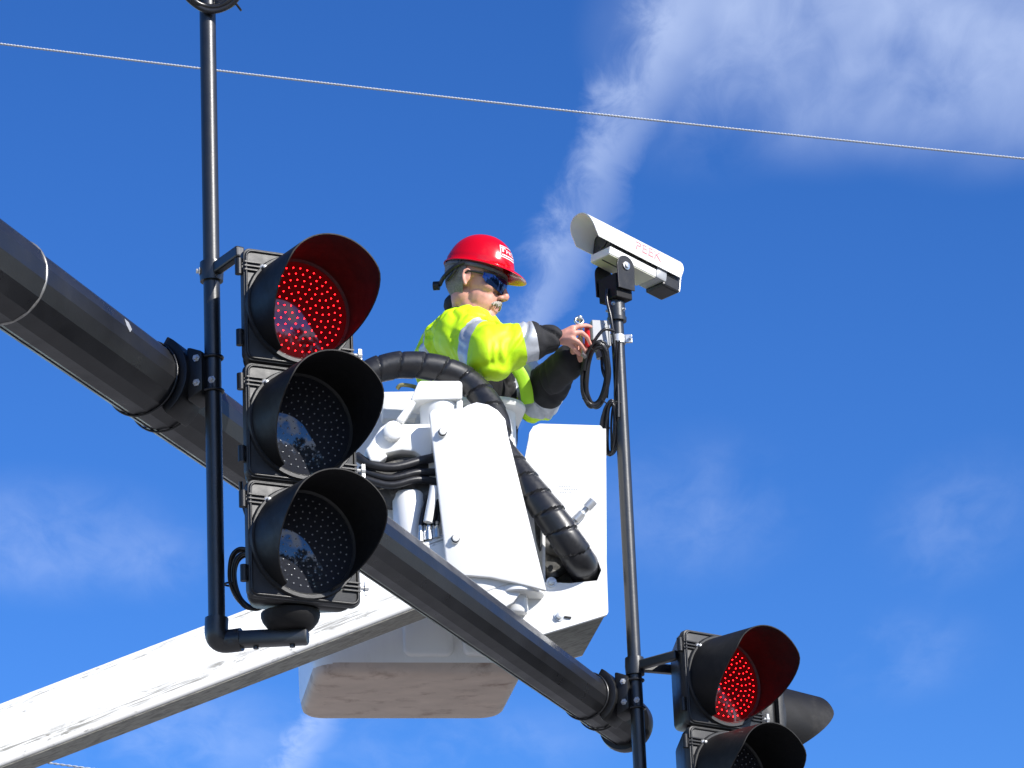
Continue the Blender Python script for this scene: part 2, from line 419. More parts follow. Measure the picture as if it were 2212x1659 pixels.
build('arm_sleeve', facet_tube([T_BACK, -3, T_JOINT], lambda t: arm_r(t)+.007), 'black_paint', arm, bevel=.005, segs=2, smooth=14)
build('joint_weld', torus(arm_pt(T_JOINT), ARM_D, arm_r(T_JOINT)+.006, .0045, 48, 6), 'weld', arm, smooth=60)
def seam(t0, t1, k):
    pts = []
    for i in range(k+1):
        t = t0+(t1-t0)*i/k; a = RAD(-112)+random.uniform(-.012, .012)
        pts.append(arm_pt(t)+(arm_r(t)+.0005)*(math.cos(a)*PERP+math.sin(a)*ARM_U))
    return tube(pts, .0022, 6)
build('weld_seam', seam(T_JOINT, T_END-.02, 60), 'black_paint', arm, smooth=60)
cr = arm_r(T_END)
build('end_cap', lathe([(cr-.005, -.02), (cr+.018, -.018), (cr+.022, .0), (cr+.020, .02), (cr*.75, .045), (cr*.3, .055), (0.001, .057)], arm_pt(T_END), ARM_D, 40), 'black_paint', arm, smooth=50)
build('upright', tube([(base[0], base[1], 0.02), (base[0], base[1], base[2]+.6)], [.19, .15], 16), 'black_paint', arm, smooth=20)
build('base_flange', box((base[0], base[1], .02), (.6, .6, .04)), 'black_paint', arm, bevel=.01)
for (tc_, ac_, sc_) in ((-.36, .30, .9), (1.35, .55, .22)):
    pl = []
    for dx_, a_ in ((0, .20), (.022, .17), (.03, -.05), (.012, -.20), (-.004, -.05)):
        t_ = tc_+dx_*sc_; an_ = ac_+a_*sc_; pl.append(arm_pt(t_)+(arm_r(t_)+.0014)*(math.cos(an_)*PERP+math.sin(an_)*ARM_U))
    build('paint_chip', prism(pl, PERP*.001), 'zinc', arm)

# ------------------------------------------------------------------ support pipes clamped to the arm
def clamp_parts(root, t, pole):
    """saddle, bands, block, u-bolts"""
    A = arm_pt(t); r = arm_r(t); w = PERP
    prof = []
    for i in range(13):
        a = RAD(-58+116*i/12); prof.append((a, r+.004))
    v = []; f = []
    for s_ in (-.062, .062):
        for (a, rr) in prof: v.append(A+ARM_D*s_+rr*(math.cos(a)*w+math.sin(a)*ARM_U))
        for (a, rr) in prof: v.append(A+ARM_D*s_+(rr+.028)*(math.cos(a)*w+math.sin(a)*ARM_U))
    n = 13
    for i in range(n-1):
        f += [(i, i+1, n+i+1, n+i), (2*n+i, 3*n+i, 3*n+i+1, 2*n+i+1), (i, 2*n+i, 2*n+i+1, i+1), (n+i, n+i+1, 3*n+i+1, 3*n+i)]
    f += [(0, n, 3*n, 2*n), (n-1, 3*n-1, 4*n-1, 2*n-1)]
    build('saddle', G().add(v, f), 'signal_black', root, smooth=40, bevel=.004)
    for s_ in (-.068, .068):
        b = build('band', torus(A+ARM_D*s_, ARM_D, r+.0045, .0036, 56, 6), 'zinc' if s_ > 9 else 'black_paint', root, smooth=60)
    c0 = A+w*(r+.02); c1 = a3((pole[0], pole[1], c0[2]))-w*.012
    blk = G()
    h0, h1 = .085, .062
    zz = a3((0, 0, 1))
    q = [c0+zz*h0, c1+zz*h1, c1-zz*h1, c0-zz*h0]
    blk = prism([p-ARM_D*.045 for p in q], ARM_D*.09)
    build('pivot_block', blk, 'signal_black', root, bevel=.010, smooth=40)
    for dz_ in (-.032, -.032):
        pass
    for k, (dd, dzb) in enumerate(((.035, -.045), (.085, -.045), (.035, .05))):
        p = c0+w*dd-ARM_D*.046+zz*dzb*.8
        build('bolt', hexbolt(p, -ARM_D, .007, .008), 'zinc', root)
    for dzb in (-.052, .052):
        c = a3((pole[0], pole[1], c0[2]+dzb))
        pts = [c-w*.05+np.cross(zz, w)*.030]
        for i in range(13):
            a = RAD(-90+180*i/12); pts.append(c+.029*(math.cos(a)*w-math.sin(a)*np.cross(zz, w)))
        pts.append(c-w*.05-np.cross(zz, w)*.030)
        build('u_bolt', tube(pts, .0045, 8), 'black_paint', root, smooth=60)
    return c0[2]
PR = .0245
def pole_at(t): p = arm_pt(t)+PERP*(arm_r(t)+.085); return p
def t_at_x(x):
    lo, hi = -1, 5
    for _ in range(50):
        m_ = (lo+hi)/2; d = arm_pt(m_)-CAM
        if CX+FPX*(d@R_)/(d@F_) < x: lo = m_
        else: hi = m_
    return lo
def proj(p):
    d = a3(p)-CAM; D = d@F_; return CX+FPX*(d@R_)/D, CY-FPX*(d@U_)/D, D
def z_at(pole, y):
    lo, hi = 3., 9.
    for _ in range(50):
        m_ = (lo+hi)/2
        if proj((pole[0], pole[1], m_))[1] > y: lo = m_
        else: hi = m_
    return lo
TC1 = 0.0; p1 = pole_at(TC1)
TC2 = t_at_x(1281); p2 = pole_at(TC2)
print('pole1', proj(p1), 'pole2', proj(p2))
z0 = z_at(p1, 1372)
pipe1 = thing('support_pipe', 'tall slim black support pipe left of the large traffic signal', 'pipe', (p1[0], p1[1], z0))
build('pipe', cyl((p1[0], p1[1], z0+.005), (p1[0], p1[1], z_at(p1, -420)), PR, 28), 'pole_paint', pipe1, smooth=40)
clamp_parts(pipe1, TC1, p1)
zb2 = z_at(p2, 2080)
pipe2 = thing('support_pipe', 'slim black support pipe carrying the white camera on its top', 'pipe', (p2[0], p2[1], zb2))
ZT2 = z_at(p2, 668)
build('pipe', cyl((p2[0], p2[1], zb2), (p2[0], p2[1], ZT2), PR, 28), 'pole_paint', pipe2, smooth=40)
clamp_parts(pipe2, TC2, p2)

# ------------------------------------------------------------------ traffic signals
SEC = .355; DW = .344
def visor_mesh(L=.262, r=.160, tilt=RAD(3.0)):
    g = G(); K = 48; A = RAD(152); J = 10; v = []; f = []
    def Lf(a):
        h = math.cos(a)
        if h > .42: return L
        t = (.42-h)/(.42+.88)
        return L-(L-.035)*(t**1.35)
    for lay, dr in ((0, 0.), (1, -.0035)):
        for i in range(K+1):
            a = -A+2*A*i/K
            # soften the nose where the side cut begins
            l_ = .25*Lf(a-.09)+.5*Lf(a)+.25*Lf(a+.09)
            for j in range(J+1):
                s = l_*j/J; rr = r+dr-.006*j/J
                v.append((rr*math.sin(a), -.010-s, rr*math.cos(a)-math.tan(tilt)*s))
    S = (K+1)*(J+1)
    for i in range(K):
        for j in range(J):
            q = (i*(J+1)+j, i*(J+1)+j+1, (i+1)*(J+1)+j+1, (i+1)*(J+1)+j)
            f.append(q); f.append(tuple(S+x for x in q[::-1]))
        a_ = i*(J+1)+J; b_ = (i+1)*(J+1)+J; f.append((a_, S+a_, S+b_, b_))
    for i in (0, K):
        for j in range(J):
            a_ = i*(J+1)+j; f.append((a_, a_+1, S+a_+1, S+a_))
    return g.add(v, f)
def led_mesh(lens_y, R3=.0021):
    g = G()
    for ring, rr in enumerate((.010, .031, .051, .071, .091, .111, .130)):
        n = max(3, int(round(2*math.pi*rr/.0222)))
        for k in range(n):
            a = 2*math.pi*k/n+ring*.17; x, z = rr*math.cos(a), rr*math.sin(a)
            y = lens_y(rr); pass
            v = [(x, y-R3*1.1, z)]; f = []
            for m_ in range(6):
                b = m_*math.pi/3; v.append((x+R3*.75*math.cos(b), y-R3*.75, z+R3*.75*math.sin(b)))
            for m_ in range(6):
                b = m_*math.pi/3; v.append((x+R3*math.cos(b), y+.002, z+R3*math.sin(b)))
            for m_ in range(6):
                q = (m_+1) % 6; f += [(0, 1+q, 1+m_), (1+m_, 1+q, 7+q, 7+m_)]
            g.add(v, f)
    return g
def lens_y(rr): return -.010-.012*(1-(rr/.150)**2)
_share = {}
def sig_part(key, name, gfun, material, parent, **kw):
    """parts shared between sections: same mesh data, moved by location"""
    if key not in _share:
        o = build(name, gfun(), material, parent, world=False, **kw); _share[key] = o.data; return o
    o = bpy.data.objects.new(name, _share[key]); col.objects.link(o); o.parent = parent
    if parent.name in ROOTM: ROOTM[o.name] = ROOTM[parent.name]
    return o
def housing_g():
    a, b = DW/2-.010, DW/2-.085; zt, zb_ = SEC-.004, .004; q = .028
    v = [(-a, .018, zb_), (a, .018, zb_), (a, .018, zt), (-a, .018, zt), (-a+.012, .06, zb_), (a-.012, .06, zb_), (a-.012, .06, zt), (-a+.012, .06, zt),
         (-b, .19, zb_+q), (b, .19, zb_+q), (b, .19, zt-q), (-b, .19, zt-q)]
    f = [(0, 1, 2, 3), (8, 11, 10, 9)]
    for r in (0, 4):
        for k in range(4): f.append((r+k, r+4+k, r+4+(k+1) % 4, r+(k+1) % 4))
    return G().add(v, f)
def hinge_g():
    g = G()
    g.join(cyl((-.182, .004, .270), (-.182, .004, .318), .011, 12))
    g.join(box((-.176, .004, .294), (.014, .016, .02)))
    return g
def hinge_low(): return cyl((-.182, .004, .050), (-.182, .004, .098), .011, 12).join(box((-.176, .004, .074), (.014, .016, .02)))
def strap_g(x0, x1, z):
    g = G()
    for dz_ in (-.012, 0, .012): g.join(box(((x0+x1)/2, -.013, z+dz_), (abs(x1-x0), .005, .0040)))
    return g
def wing_g(z):
    g = G()
    g.join(cyl((.168, -.006, z), (.190, -.006, z), .005, 8))
    g.join(cyl((.184, -.006, z), (.196, -.006, z), .009, 8))
    g.join(bar((.192, -.006, z-.020), (.192, -.006, z+.020), .006, .010, (1, 0, 0)))
    return g
def make_signal(label, origin, yaw, lit=True, nsec=3, group=None):
    s = thing('traffic_signal', label, 'traffic light', origin, yaw, group)
    for k in range(nsec):
        zb = (nsec-1-k)*SEC
        def mv(o, dz_=zb):
            o.location = (0, 0, dz_); return o
        h = mv(sig_part('hous', 'housing', housing_g, 'signal_black', s, bevel=.02, segs=3, smooth=40))
        d = mv(sig_part('door', 'door', lambda: prism([(x, -.008, z) for x, z in rrect(DW, SEC-.008, .022, 5, 0, SEC/2)], (0, .026, 0)), 'signal_door', s, bevel=.003, smooth=40))
        rim = sig_part('rim', 'door_rim', lambda: tube([(x, -.009, z) for x, z in rrect(DW-.016, SEC-.024, .020, 6, 0, SEC/2)], .0042, 8, closed=True), 'signal_black', d, smooth=60)
        ring = sig_part('ring', 'lens_ring', lambda: lathe([(.150, -.008), (.150, .006), (.156, .012), (.166, .012), (.170, .0), (.170, -.01)], (0, -.008, SEC/2), (0, -1, 0), 48), 'signal_door', d, smooth=40)
        up = sig_part('straps', 'hinge_strap', lambda: strap_g(-.170, -.118, .294), 'signal_black', d)
        up2 = sig_part('strapr', 'hinge_strap', lambda: strap_g(.118, .170, .062), 'signal_black', d)
        nut = sig_part('nut', 'retainer_bolt', lambda: lathe([(.011, 0), (.011, .006), (.006, .010), (.006, .018), (.002, .020)], (-.112, -.010, .292), (0, -1, 0), 10), 'zinc', d, smooth=40)
        mv(sig_part('hinge', 'hinge_lug', hinge_g, 'signal_black', s, smooth=40))
        mv(sig_part('hinge2', 'hinge_lug', hinge_low, 'signal_black', s, smooth=40))
        mv(sig_part('wing', 'wing_nut', lambda: wing_g(.062), 'zinc', s, smooth=40))
        red = lit and k == 0
        ln = sig_part('lens_r' if red else 'lens_d', 'lens', lambda: lathe([(.150*j/10+1e-4, -lens_y(.150*j/10)) for j in range(11)][::-1], (0, 0, SEC/2), (0, -1, 0), 48), 'lens_red' if red else 'lens_dark', s, smooth=60)
        mv(ln)
        ld = sig_part('led_r' if red else 'led_d', 'led_array', lambda: led_mesh(lens_y, .0022 if red else .0029).moved(lambda p: p+a3((0, 0, SEC/2))), 'led_red' if red else 'led_off', ln, smooth=60)
        ld['kind'] = 'stuff'
        mv(sig_part('visor', 'visor', lambda: visor_mesh().moved(lambda p: p+a3((0, 0, SEC/2))), 'visor_black', s, smooth=50, recalc=True))
        if red: ln['label'] = 'lit red lens of glowing LED dots'
    return s
def rotz(a, p): c, s = math.cos(a), math.sin(a); return a3((c*p[0]-s*p[1], s*p[0]+c*p[1], p[2]))
YAW1, YAW2 = RAD(27), RAD(36)
loc_tl = (-DW/2, -.008, 3*SEC-.004)
S1 = P(525, 534, 11.75)-rotz(YAW1, loc_tl)
sig1 = make_signal('large black three-lamp traffic signal in the foreground, its red lit', S1, YAW1)
S2 = P(1476, 1358, 14.45)-rotz(YAW2, loc_tl)
sig2 = make_signal('smaller black traffic signal at lower right with red lit, lower lamps cut off', S2, YAW2)
S3 = P(1622, 1466, 14.95)-rotz(RAD(126), (0, 0, 3*SEC))
sig3 = make_signal('grey-looking traffic signal turned sideways behind the lower right signal', S3, RAD(126), lit=False)
def s1w(p): return S1+rotz(YAW1, p)
def s2w(p): return S2+rotz(YAW2, p)
def s3w(p): return S3+rotz(RAD(126), p)
# brackets of pipe 1
zc = z_at(p1, 588)
build('bracket_collar', lathe([(.0255, -.030), (.034, -.030), (.036, 0), (.034, .030), (.0255, .030)], (p1[0], p1[1], zc), (0, 0, 1), 24), 'pole_paint', pipe1, smooth=40)
tgt = s1w((-.150, .06, 3*SEC-.055))
build('upper_bracket', bar((p1[0], p1[1], zc), (tgt[0], tgt[1], zc+.012), .030, .036), 'pole_paint', pipe1, bevel=.006)
build('collar_bolt', hexbolt((p1[0]-.034, p1[1]-.012, zc), (-1, -.2, 0), .007, .008), 'zinc', pipe1)
hub = s1w((0, .10, 0))
build('elbow', tube(spline([(p1[0], p1[1], z0+.05), (p1[0], p1[1], z0-.002), (p1[0]+.02, p1[1]+.01, z0-.016), (p1[0]+.07, p1[1]+.04*0, z0-.016)], 6), .034, 16), 'pole_paint', pipe1, smooth=50)
ea = a3((p1[0]+.03, p1[1], z0-.016)); eb = a3((hub[0]+.05, hub[1], S1[2]-.070))
build('lower_bracket', bar(ea, eb, .05, .045), 'pole_paint', pipe1, bevel=.010, smooth=40)
build('bracket_hub', lathe([(.085, .0), (.085, -.010), (.080, -.024), (.068, -.040), (.055, -.050), (.02, -.052)], (hub[0], hub[1], S1[2]), (0, 0, 1), 28), 'visor_black', pipe1, smooth=40)
for q in (.35, .8):
    pb = ea+(eb-ea)*q
    build('drain_plug', cyl(pb-a3((0, 0, .020)), pb-a3((0, 0, .030)), .008, 10), 'pole_paint', pipe1)
# brackets of pipe 2
zc = z_at(p2, 1440)
build('bracket_collar', lathe([(.0255, -.032), (.034, -.032), (.036, 0), (.034, .032), (.0255, .032)], (p2[0], p2[1], zc), (0, 0, 1), 24), 'pole_paint', pipe2, smooth=40)
ta = s2w((-.150, .06, 3*SEC-.060)); build('upper_bracket', bar((p2[0], p2[1], zc), (ta[0], ta[1], zc), .028, .034), 'pole_paint', pipe2, bevel=.005)
tb = s3w((-.13, .06, 3*SEC-.060)); build('upper_bracket', bar((p2[0], p2[1], zc), (tb[0], tb[1], zc), .028, .034), 'pole_paint', pipe2, bevel=.005)
print('brk2', proj(ta), proj(tb), 'z', zc, ta[2], tb[2])
# ------------------------------------------------------------------ bucket lift
BY = RAD(9); EX = a3((math.cos(BY), math.sin(BY), 0)); EY = a3((-math.sin(BY), math.cos(BY), 0)); EZ = a3((0, 0, 1))
OB = P(909, 1450, 14.65)
lift = thing('bucket_lift', 'white bucket lift with its boom rising from lower left and a worker in it', 'bucket lift', OB, BY)
def BP(x, y, ly):
    """world point where the sight line through (x, y) meets the plane ly metres behind the bucket's near wall"""
    d = P(x, y, 1.)-CAM; n = EY; t = ((OB+EY*ly-CAM) @ n)/(d @ n); return CAM+d*t
def BL(x, y, z): return OB+EX*x+EY*y+EZ*z
def section(w, d, r, z, cy, k=6): return [BL(x, y+cy, z) for x, y in rrect(w, d, r, k)]
def loft(secs, cap0=True, cap1=False):
    n = len(secs[0]); v = [p for s in secs for p in s]; f = []
    for i in range(len(secs)-1):
        for k in range(n): f.append((i*n+k, i*n+(k+1) % n, (i+1)*n+(k+1) % n, (i+1)*n+k))
    if cap0: f.append(tuple(range(n))[::-1])
    if cap1: f.append(tuple((len(secs)-1)*n+k for k in range(n)))
    return G().add(v, f)
BW, BD, BH = .775, .64, 1.05; bc = BD/2
bz = .05
secs = [section(BW-.012, BD-.012, .085, .030, bc), section(BW, BD, .09, .06, bc), section(BW+.012, BD+.012, .09, .55, bc), section(BW+.022, BD+.022, .09, BH-.035, bc),
        section(BW+.03, BD+.03, .095, BH-.03, bc), section(BW+.03-.03, BD+.03-.03, .08, BH-.03, bc), section(BW-.03, BD-.03, .07, .10, bc)]
bucket = build('bucket', loft(secs, True, True), 'bucket_white', lift, smooth=35)
build('base', loft([section(BW-.10, BD-.10, .06, -.010, bc), section(BW-.05, BD-.05, .075, -.006, bc), section(BW-.024, BD-.024, .083, .004, bc), section(BW-.014, BD-.014, .086, .020, bc), section(BW-.010, BD-.010, .087, .034, bc)], True, True), 'bucket_base', bucket, smooth=60)
def lip_sec(off, z): return section(BW+.03+off, BD+.03+off, .10+off/3, z, bc)
build('rim_lip', loft([lip_sec(-.010, BH-.035), lip_sec(.055, BH-.030), lip_sec(.068, BH-.018), lip_sec(.060, BH-.004), lip_sec(.0, BH), lip_sec(-.045, BH-.006), lip_sec(-.05, BH-.04)], False, False), 'white_clean', bucket, smooth=40)
# moulded panels on the near wall
for (xa, xb, yb, pr, zt) in ((872, 982, .0, .016, .70), (1000, 1145, .0, .030, .80)):
    a = (BP(xa, 1440, 0)-OB) @ EX; b = (BP(xb, 1440, 0)-OB) @ EX
    b = min(b, BW/2-.05)
    g = prism([BL(x, .012, z) for x, z in rrect(b-a, zt, .03, 4, (a+b)/2, .055+zt/2)], -EY*(pr+.012))
    build('moulded_panel', g, 'bucket_white', bucket, bevel=.012, segs=3, smooth=40)
# boom
BF = -.38; BDp = .215
def by(x, y0): return y0-.383*x
XL, XR = -3000, 1010
bt = [BP(XL, by(XL, 1518), BF), BP(XR, by(XR, 1518), BF), BP(XR, by(XR, 1655), BF), BP(XL, by(XL, 1655), BF)]
bl = np.array([np.linalg.inv(np.array([EX, EY, EZ]).T) @ (p-OB) for p in bt])
boomd = unit(bt[1]-bt[0])
boom = build('boom', prism(bt, EY*BDp), 'boom_white', lift, bevel=.016, segs=3, smooth=35)
# boom_mat works in the lift's own axes, turned to lie along the boom
_q = np.array([np.array([(p-OB)@EX, (p-OB)@EY, (p-OB)@EZ]) for p in bt])
BOOM_TILT = math.atan2(_q[1][2]-_q[0][2], _q[1][0]-_q[0][0])
def _rz(p): c, s = math.cos(BOOM_TILT), math.sin(BOOM_TILT); return -s*p[0]+c*p[2]
BOOM_Z = np.mean([_rz(p) for p in _q]); print('boom tilt', math.degrees(BOOM_TILT), [_rz(p)-BOOM_Z for p in _q])
boom_mat()
# thin mottled sheet over the underside, darker than the rest of the boom
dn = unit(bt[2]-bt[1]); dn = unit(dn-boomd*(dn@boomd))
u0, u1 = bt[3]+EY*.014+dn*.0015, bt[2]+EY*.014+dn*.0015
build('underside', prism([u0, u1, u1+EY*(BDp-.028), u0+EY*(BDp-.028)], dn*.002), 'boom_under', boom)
# tip cover plate
cov = [(927, 892), (935, 884), (1000, 881), (1010, 874), (1030, 868), (1055, 873), (1075, 885), (1092, 905), (1098, 940), (1181, 1276), (1150, 1268), (1110, 1258), (1060, 1247), (1015, 1243), (968, 1243)]
CF = -.43
cover = build('tip_cover', prism([BP(x, y, CF) for x, y in cov], EY*.022), 'white_clean', lift, bevel=.006, segs=2, smooth=35)
build('tip_column', prism([BP(x, y, CF+.024) for x, y in ((950, 965), (1050, 965), (1120, 1255), (985, 1300), (965, 1235))], EY*.20), 'white_paint', lift, bevel=.01, smooth=35)
for (x, y) in ((955, 936), (983, 1166)):
    p = BP(x, y, CF)
    b = build('cover_bolt', lathe([(.017, 0), (.017, .012), (.012, .014), (.012, .024), (.004, .026)], p, -EY, 16), 'white_paint', cover, smooth=40)
    build('washer', torus(p-EY*.013, EY, .013, .0028, 20, 6), 'grime', b, smooth=60)
# round flange and pin under the cover
pd_ = BP(1120, 1286, CF+.10)
build('pivot_flange', lathe([(.02, .018), (.086, .016), (.092, .008), (.092, -.004), (.088, -.008), (.02, -.008)], pd_, EZ, 40), 'white_paint', lift, smooth=40)
build('pivot_pin', lathe([(.045, .01), (.045, -.055), (.040, -.062), (.0, -.064)], pd_+EX*-.012+EZ*-.008, EZ, 28), 'white_paint', lift, smooth=40)
build('lower_gusset', prism([BP(x, y, CF+.03) for x, y in ((1000, 1243), (1060, 1248), (1135, 1266), (1110, 1300), (1060, 1330), (1000, 1320))], EY*.03), 'white_paint', lift, bevel=.006, smooth=35)
# side cover with its opening
outer = [(1142, 950), (1144, 934), (1152, 921), (1166, 915), (1297, 919), (1301, 923), (1314, 1322), (1311, 1328), (1240, 1350), (1120, 1386), (1112, 1100)]
inner = [(1153, 1112), (1192, 1118), (1222, 1140), (1262, 1176), (1292, 1212), (1299, 1232), (1290, 1254), (1230, 1260), (1165, 1256)]
SF = -.31
side = build('side_cover', plate_hole([BP(x, y, SF) for x, y in outer], [BP(x, y, SF) for x, y in inner], EY*.02), 'white_clean', lift, smooth=35)
def slab(pts, ly0, ly1): return prism([BP(x, y, ly0) for x, y in pts], EY*(ly1-ly0))
S0, S1_ = SF+.021, .26
for nm, q in (('cover_wall', [(1302, 926), (1309, 926), (1311, 1321), (1304, 1321)]), ('cover_floor', [(1178, 1361), (1311, 1322), (1311, 1316), (1178, 1355)]),
              ('cover_top', [(1172, 924), (1302, 926), (1302, 932), (1172, 930)]), ('cover_wall', [(1172, 931), (1178, 931), (1178, 1354), (1172, 1354)])):
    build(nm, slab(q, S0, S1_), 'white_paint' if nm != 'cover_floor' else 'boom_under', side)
build('cover_back', prism([BP(x, y, S0)+EY*(S1_-S0+.001) for x, y in ((1172, 926), (1309, 926), (1311, 1322), (1176, 1360))], EY*.01), 'white_paint', side)
for (x, y, r) in ((1191, 1258, .019), (1207, 1332, .018), (1231, 1181, .010)):
    p = BP(x, y, SF); b = build('cover_bolt', lathe([(r, 0), (r, .004), (r*.62, .004), (r*.62, .014), (r*.2, .016)], p, -EY, 16), 'zinc', side, smooth=40)
p = BP(1207, 1332, SF-.004); build('cotter_pin', cyl(p+EX*.02, p+EX*.045+EZ*-.004, .004, 8), 'grime', side)
for k, (xa, xb) in enumerate(((1208, 1246), (1204, 1252), (1210, 1240))):
    yy_ = 1050+k*6
    for j in range(int((xb-xa)/5)):
        if random.random() < .8: build('printed_line', prism([BP(xa+j*5, yy_, SF-.0006), BP(xa+j*5+3.2, yy_, SF-.0006), BP(xa+j*5+3.2, yy_+2.4, SF-.0006), BP(xa+j*5, yy_+2.4, SF-.0006)], EY*.0004), 'print_grey', side)
# coupling standing on the side cover
ca, cb = BP(1228, 1140, SF-.02), BP(1282, 1082, SF-.05); cdir = unit(cb-ca); cl = np.linalg.norm(cb-ca)
build('coupling', lathe([(.010, 0), (.010, cl*.25), (.015, cl*.28), (.015, cl*.55), (.011, cl*.6), (.011, cl*.72), (.017, cl*.74), (.017, cl), (.008, cl+.004)], ca, cdir, 14), 'zinc', lift, smooth=30)
# dark hydraulics in the opening
for (xa, ya, xb, yb, r, lz) in ((1158, 1120, 1195, 1250, .022, .03), (1170, 1175, 1250, 1205, .026, .0), (1178, 1235, 1215, 1210, .045, .05), (1210, 1130, 1230, 1170, .02, -.02), (1195, 1150, 1260, 1235, .02, .03)):
    build('hydraulic_valve', cyl(BP(xa, ya, SF+.06+lz), BP(xb, yb, SF+.06+lz), r, 14), 'grime', lift, smooth=40)
# left side castings
def wbox(x0, y0, x1, y1, l0, l1, name, m='white_paint', bev=.008, parent=None):
    return build(name, slab([(x0, y0), (x1, y0+(x1-x0)*-.012), (x1, y1+(x1-x0)*-.012), (x0, y1)], l0, l1), m, parent or lift, bevel=bev, segs=2, smooth=35)
capb = build('post_cap', slab([(903, 826), (908, 822), (994, 822), (999, 828), (999, 861), (890, 864), (889, 858)], -.36, -.20), 'white_clean', lift, bevel=.006, smooth=35)
pt = BP(949, 866, -.28); build('post', cyl(pt, pt-EZ*.42, .072, 28), 'white_paint', lift, smooth=40)
wbox(986, 862, 1000, 905, -.35, -.22, 'post_bracket')
wbox(826, 845, 900, 905, -.12, -.06, 'hanger_plate')
build('hanger_strut', slab([(889, 862), (899, 870), (872, 912), (856, 905)], -.38, -.33), 'white_paint', lift, bevel=.004)
build('side_casting', slab([(822, 922), (842, 908), (862, 905), (868, 915), (934, 914), (934, 985), (916, 992), (898, 975), (868, 972), (830, 980), (812, 965), (800, 985), (790, 970)], -.36, -.10), 'white_paint', lift, bevel=.01, smooth=35)
build('casting_plate', slab([(790, 968), (812, 955), (838, 985), (820, 998), (800, 995)], -.40, -.34), 'white_paint', lift, bevel=.006)
build('casting_boss', lathe([(.035, 0), (.035, .03), (.028, .035), (.015, .035)], BP(848, 935, -.36), -EY, 20), 'white_paint', lift, smooth=40)
build('hydraulic_motor', slab([(784, 985), (820, 1000), (870, 985), (930, 980), (940, 1070), (925, 1092), (880, 1080), (800, 1070), (780, 1050)], -.33, -.12), 'grime', lift, bevel=.02, segs=3, smooth=40)
hs = spline([BP(770, 985, -.36), BP(800, 1003, -.38), BP(850, 1010, -.38), BP(910, 995, -.36), BP(950, 985, -.34)], 8)
build('hydraulic_hose', tube(hs, .017, 12), 'rubber', lift, smooth=60)
for k, (ya, yb) in enumerate(((1015, 1040), (1030, 1062))):
    build('hydraulic_hose', tube(spline([BP(775, ya, -.36-.01*k), BP(840, ya+18, -.38), BP(900, ya+6, -.37), BP(950, yb-20, -.34)], 8), .014, 10), 'rubber', lift, smooth=60)
cp = BP(882, 1066, -.30); build('lift_cylinder', lathe([(.05, .0), (.058, -.01), (.058, -.22), (.045, -.24)], cp, EZ, 24), 'bucket_white', lift, smooth=40)
wbox(826, 1055, 905, 1200, -.20, -.10, 'tilt_bracket', 'bucket_white')
build('hydraulic_rod', cyl(BP(938, 1052, -.40), BP(924, 1128, -.40), .016, 14), 'white_paint', lift, smooth=40)
for k in range(5):
    build('hose_fitting', lathe([(.007, 0), (.007, -.025), (.011, -.027), (.011, -.06)], BP(908+k*9, 1135+k*-2, -.38+.01*(k % 2)), EZ, 8), 'steel', lift, smooth=30)
    build('hydraulic_hose', tube(spline([BP(908+k*9, 1136, -.38+.01*(k % 2)), BP(915+k*9, 1100, -.36), BP(940+k*5, 1050, -.30)], 6), .008, 8), 'rubber', lift, smooth=60)
# spiral-wrapped hoses
def spiral_hose(path, R, pitch, name, r0=None):
    pts = spline(path, 14); pts = [a3(p) for p in pts]
    L = np.concatenate([[0], np.cumsum([np.linalg.norm(pts[i+1]-pts[i]) for i in range(len(pts)-1)])])
    m = int(L[-1]/.0042); s_ = np.linspace(0, L[-1], m)
    pp = np.array([[np.interp(t, L, [p[i] for p in pts]) for i in range(3)] for t in s_])
    n = 28; v = []; f = []
    T = np.gradient(pp, axis=0); _, s, _u = frame(T[0])
    for i in range(m):
        t = unit(T[i]); s = unit(s-t*(s@t)); u = np.cross(t, s)
        rb = R if r0 is None else r0+(R-r0)*min(1, s_[i]/(.45*L[-1]))
        for k in range(n):
            a = 2*math.pi*k/n; ph = (s_[i]/pitch+k/n) % 1.
            rr = rb*(.93+.07*ph) if ph < .90 else rb*.86
            v.append(pp[i]+rr*(math.cos(a)*s+math.sin(a)*u))
    for i in range(m-1):
        for k in range(n): f.append((i*n+k, i*n+(k+1) % n, (i+1)*n+(k+1) % n, (i+1)*n+k))
    f += [tuple(range(n))[::-1], tuple((m-1)*n+k for k in range(n))]
    return build(name, G().add(v, f), 'rubber', lift, smooth=40)
hp = [(735, 905, -.33), (765, 842, -.33), (800, 806, -.33), (850, 790, -.32), (905, 789, -.31), (955, 798, -.30), (1005, 820, -.29), (1042, 856, -.30), (1066, 895, -.32), (1074, 925, -.34), (1070, 950, -.345)]
spiral_hose([BP(*q) for q in hp], .052, .083, 'spiral_hose')
hp = [(1064, 925, -.345), (1084, 962, -.35), (1113, 1005, -.365), (1153, 1064, -.39), (1195, 1122, -.40), (1228, 1172, -.39), (1250, 1207, -.345), (1262, 1228, -.25), (1266, 1236, -.10)]
spiral_hose([BP(*q) for q in hp], .060, .080, 'spiral_hose', .034)
# a loop of rope on the rim
build('lanyard', tube(spline([BP(858, 840, .0), BP(866, 832, -.01), BP(885, 833, -.02), BP(900, 838, .0), BP(910, 850, .01)], 6), .008, 8), 'rope', lift, smooth=60)

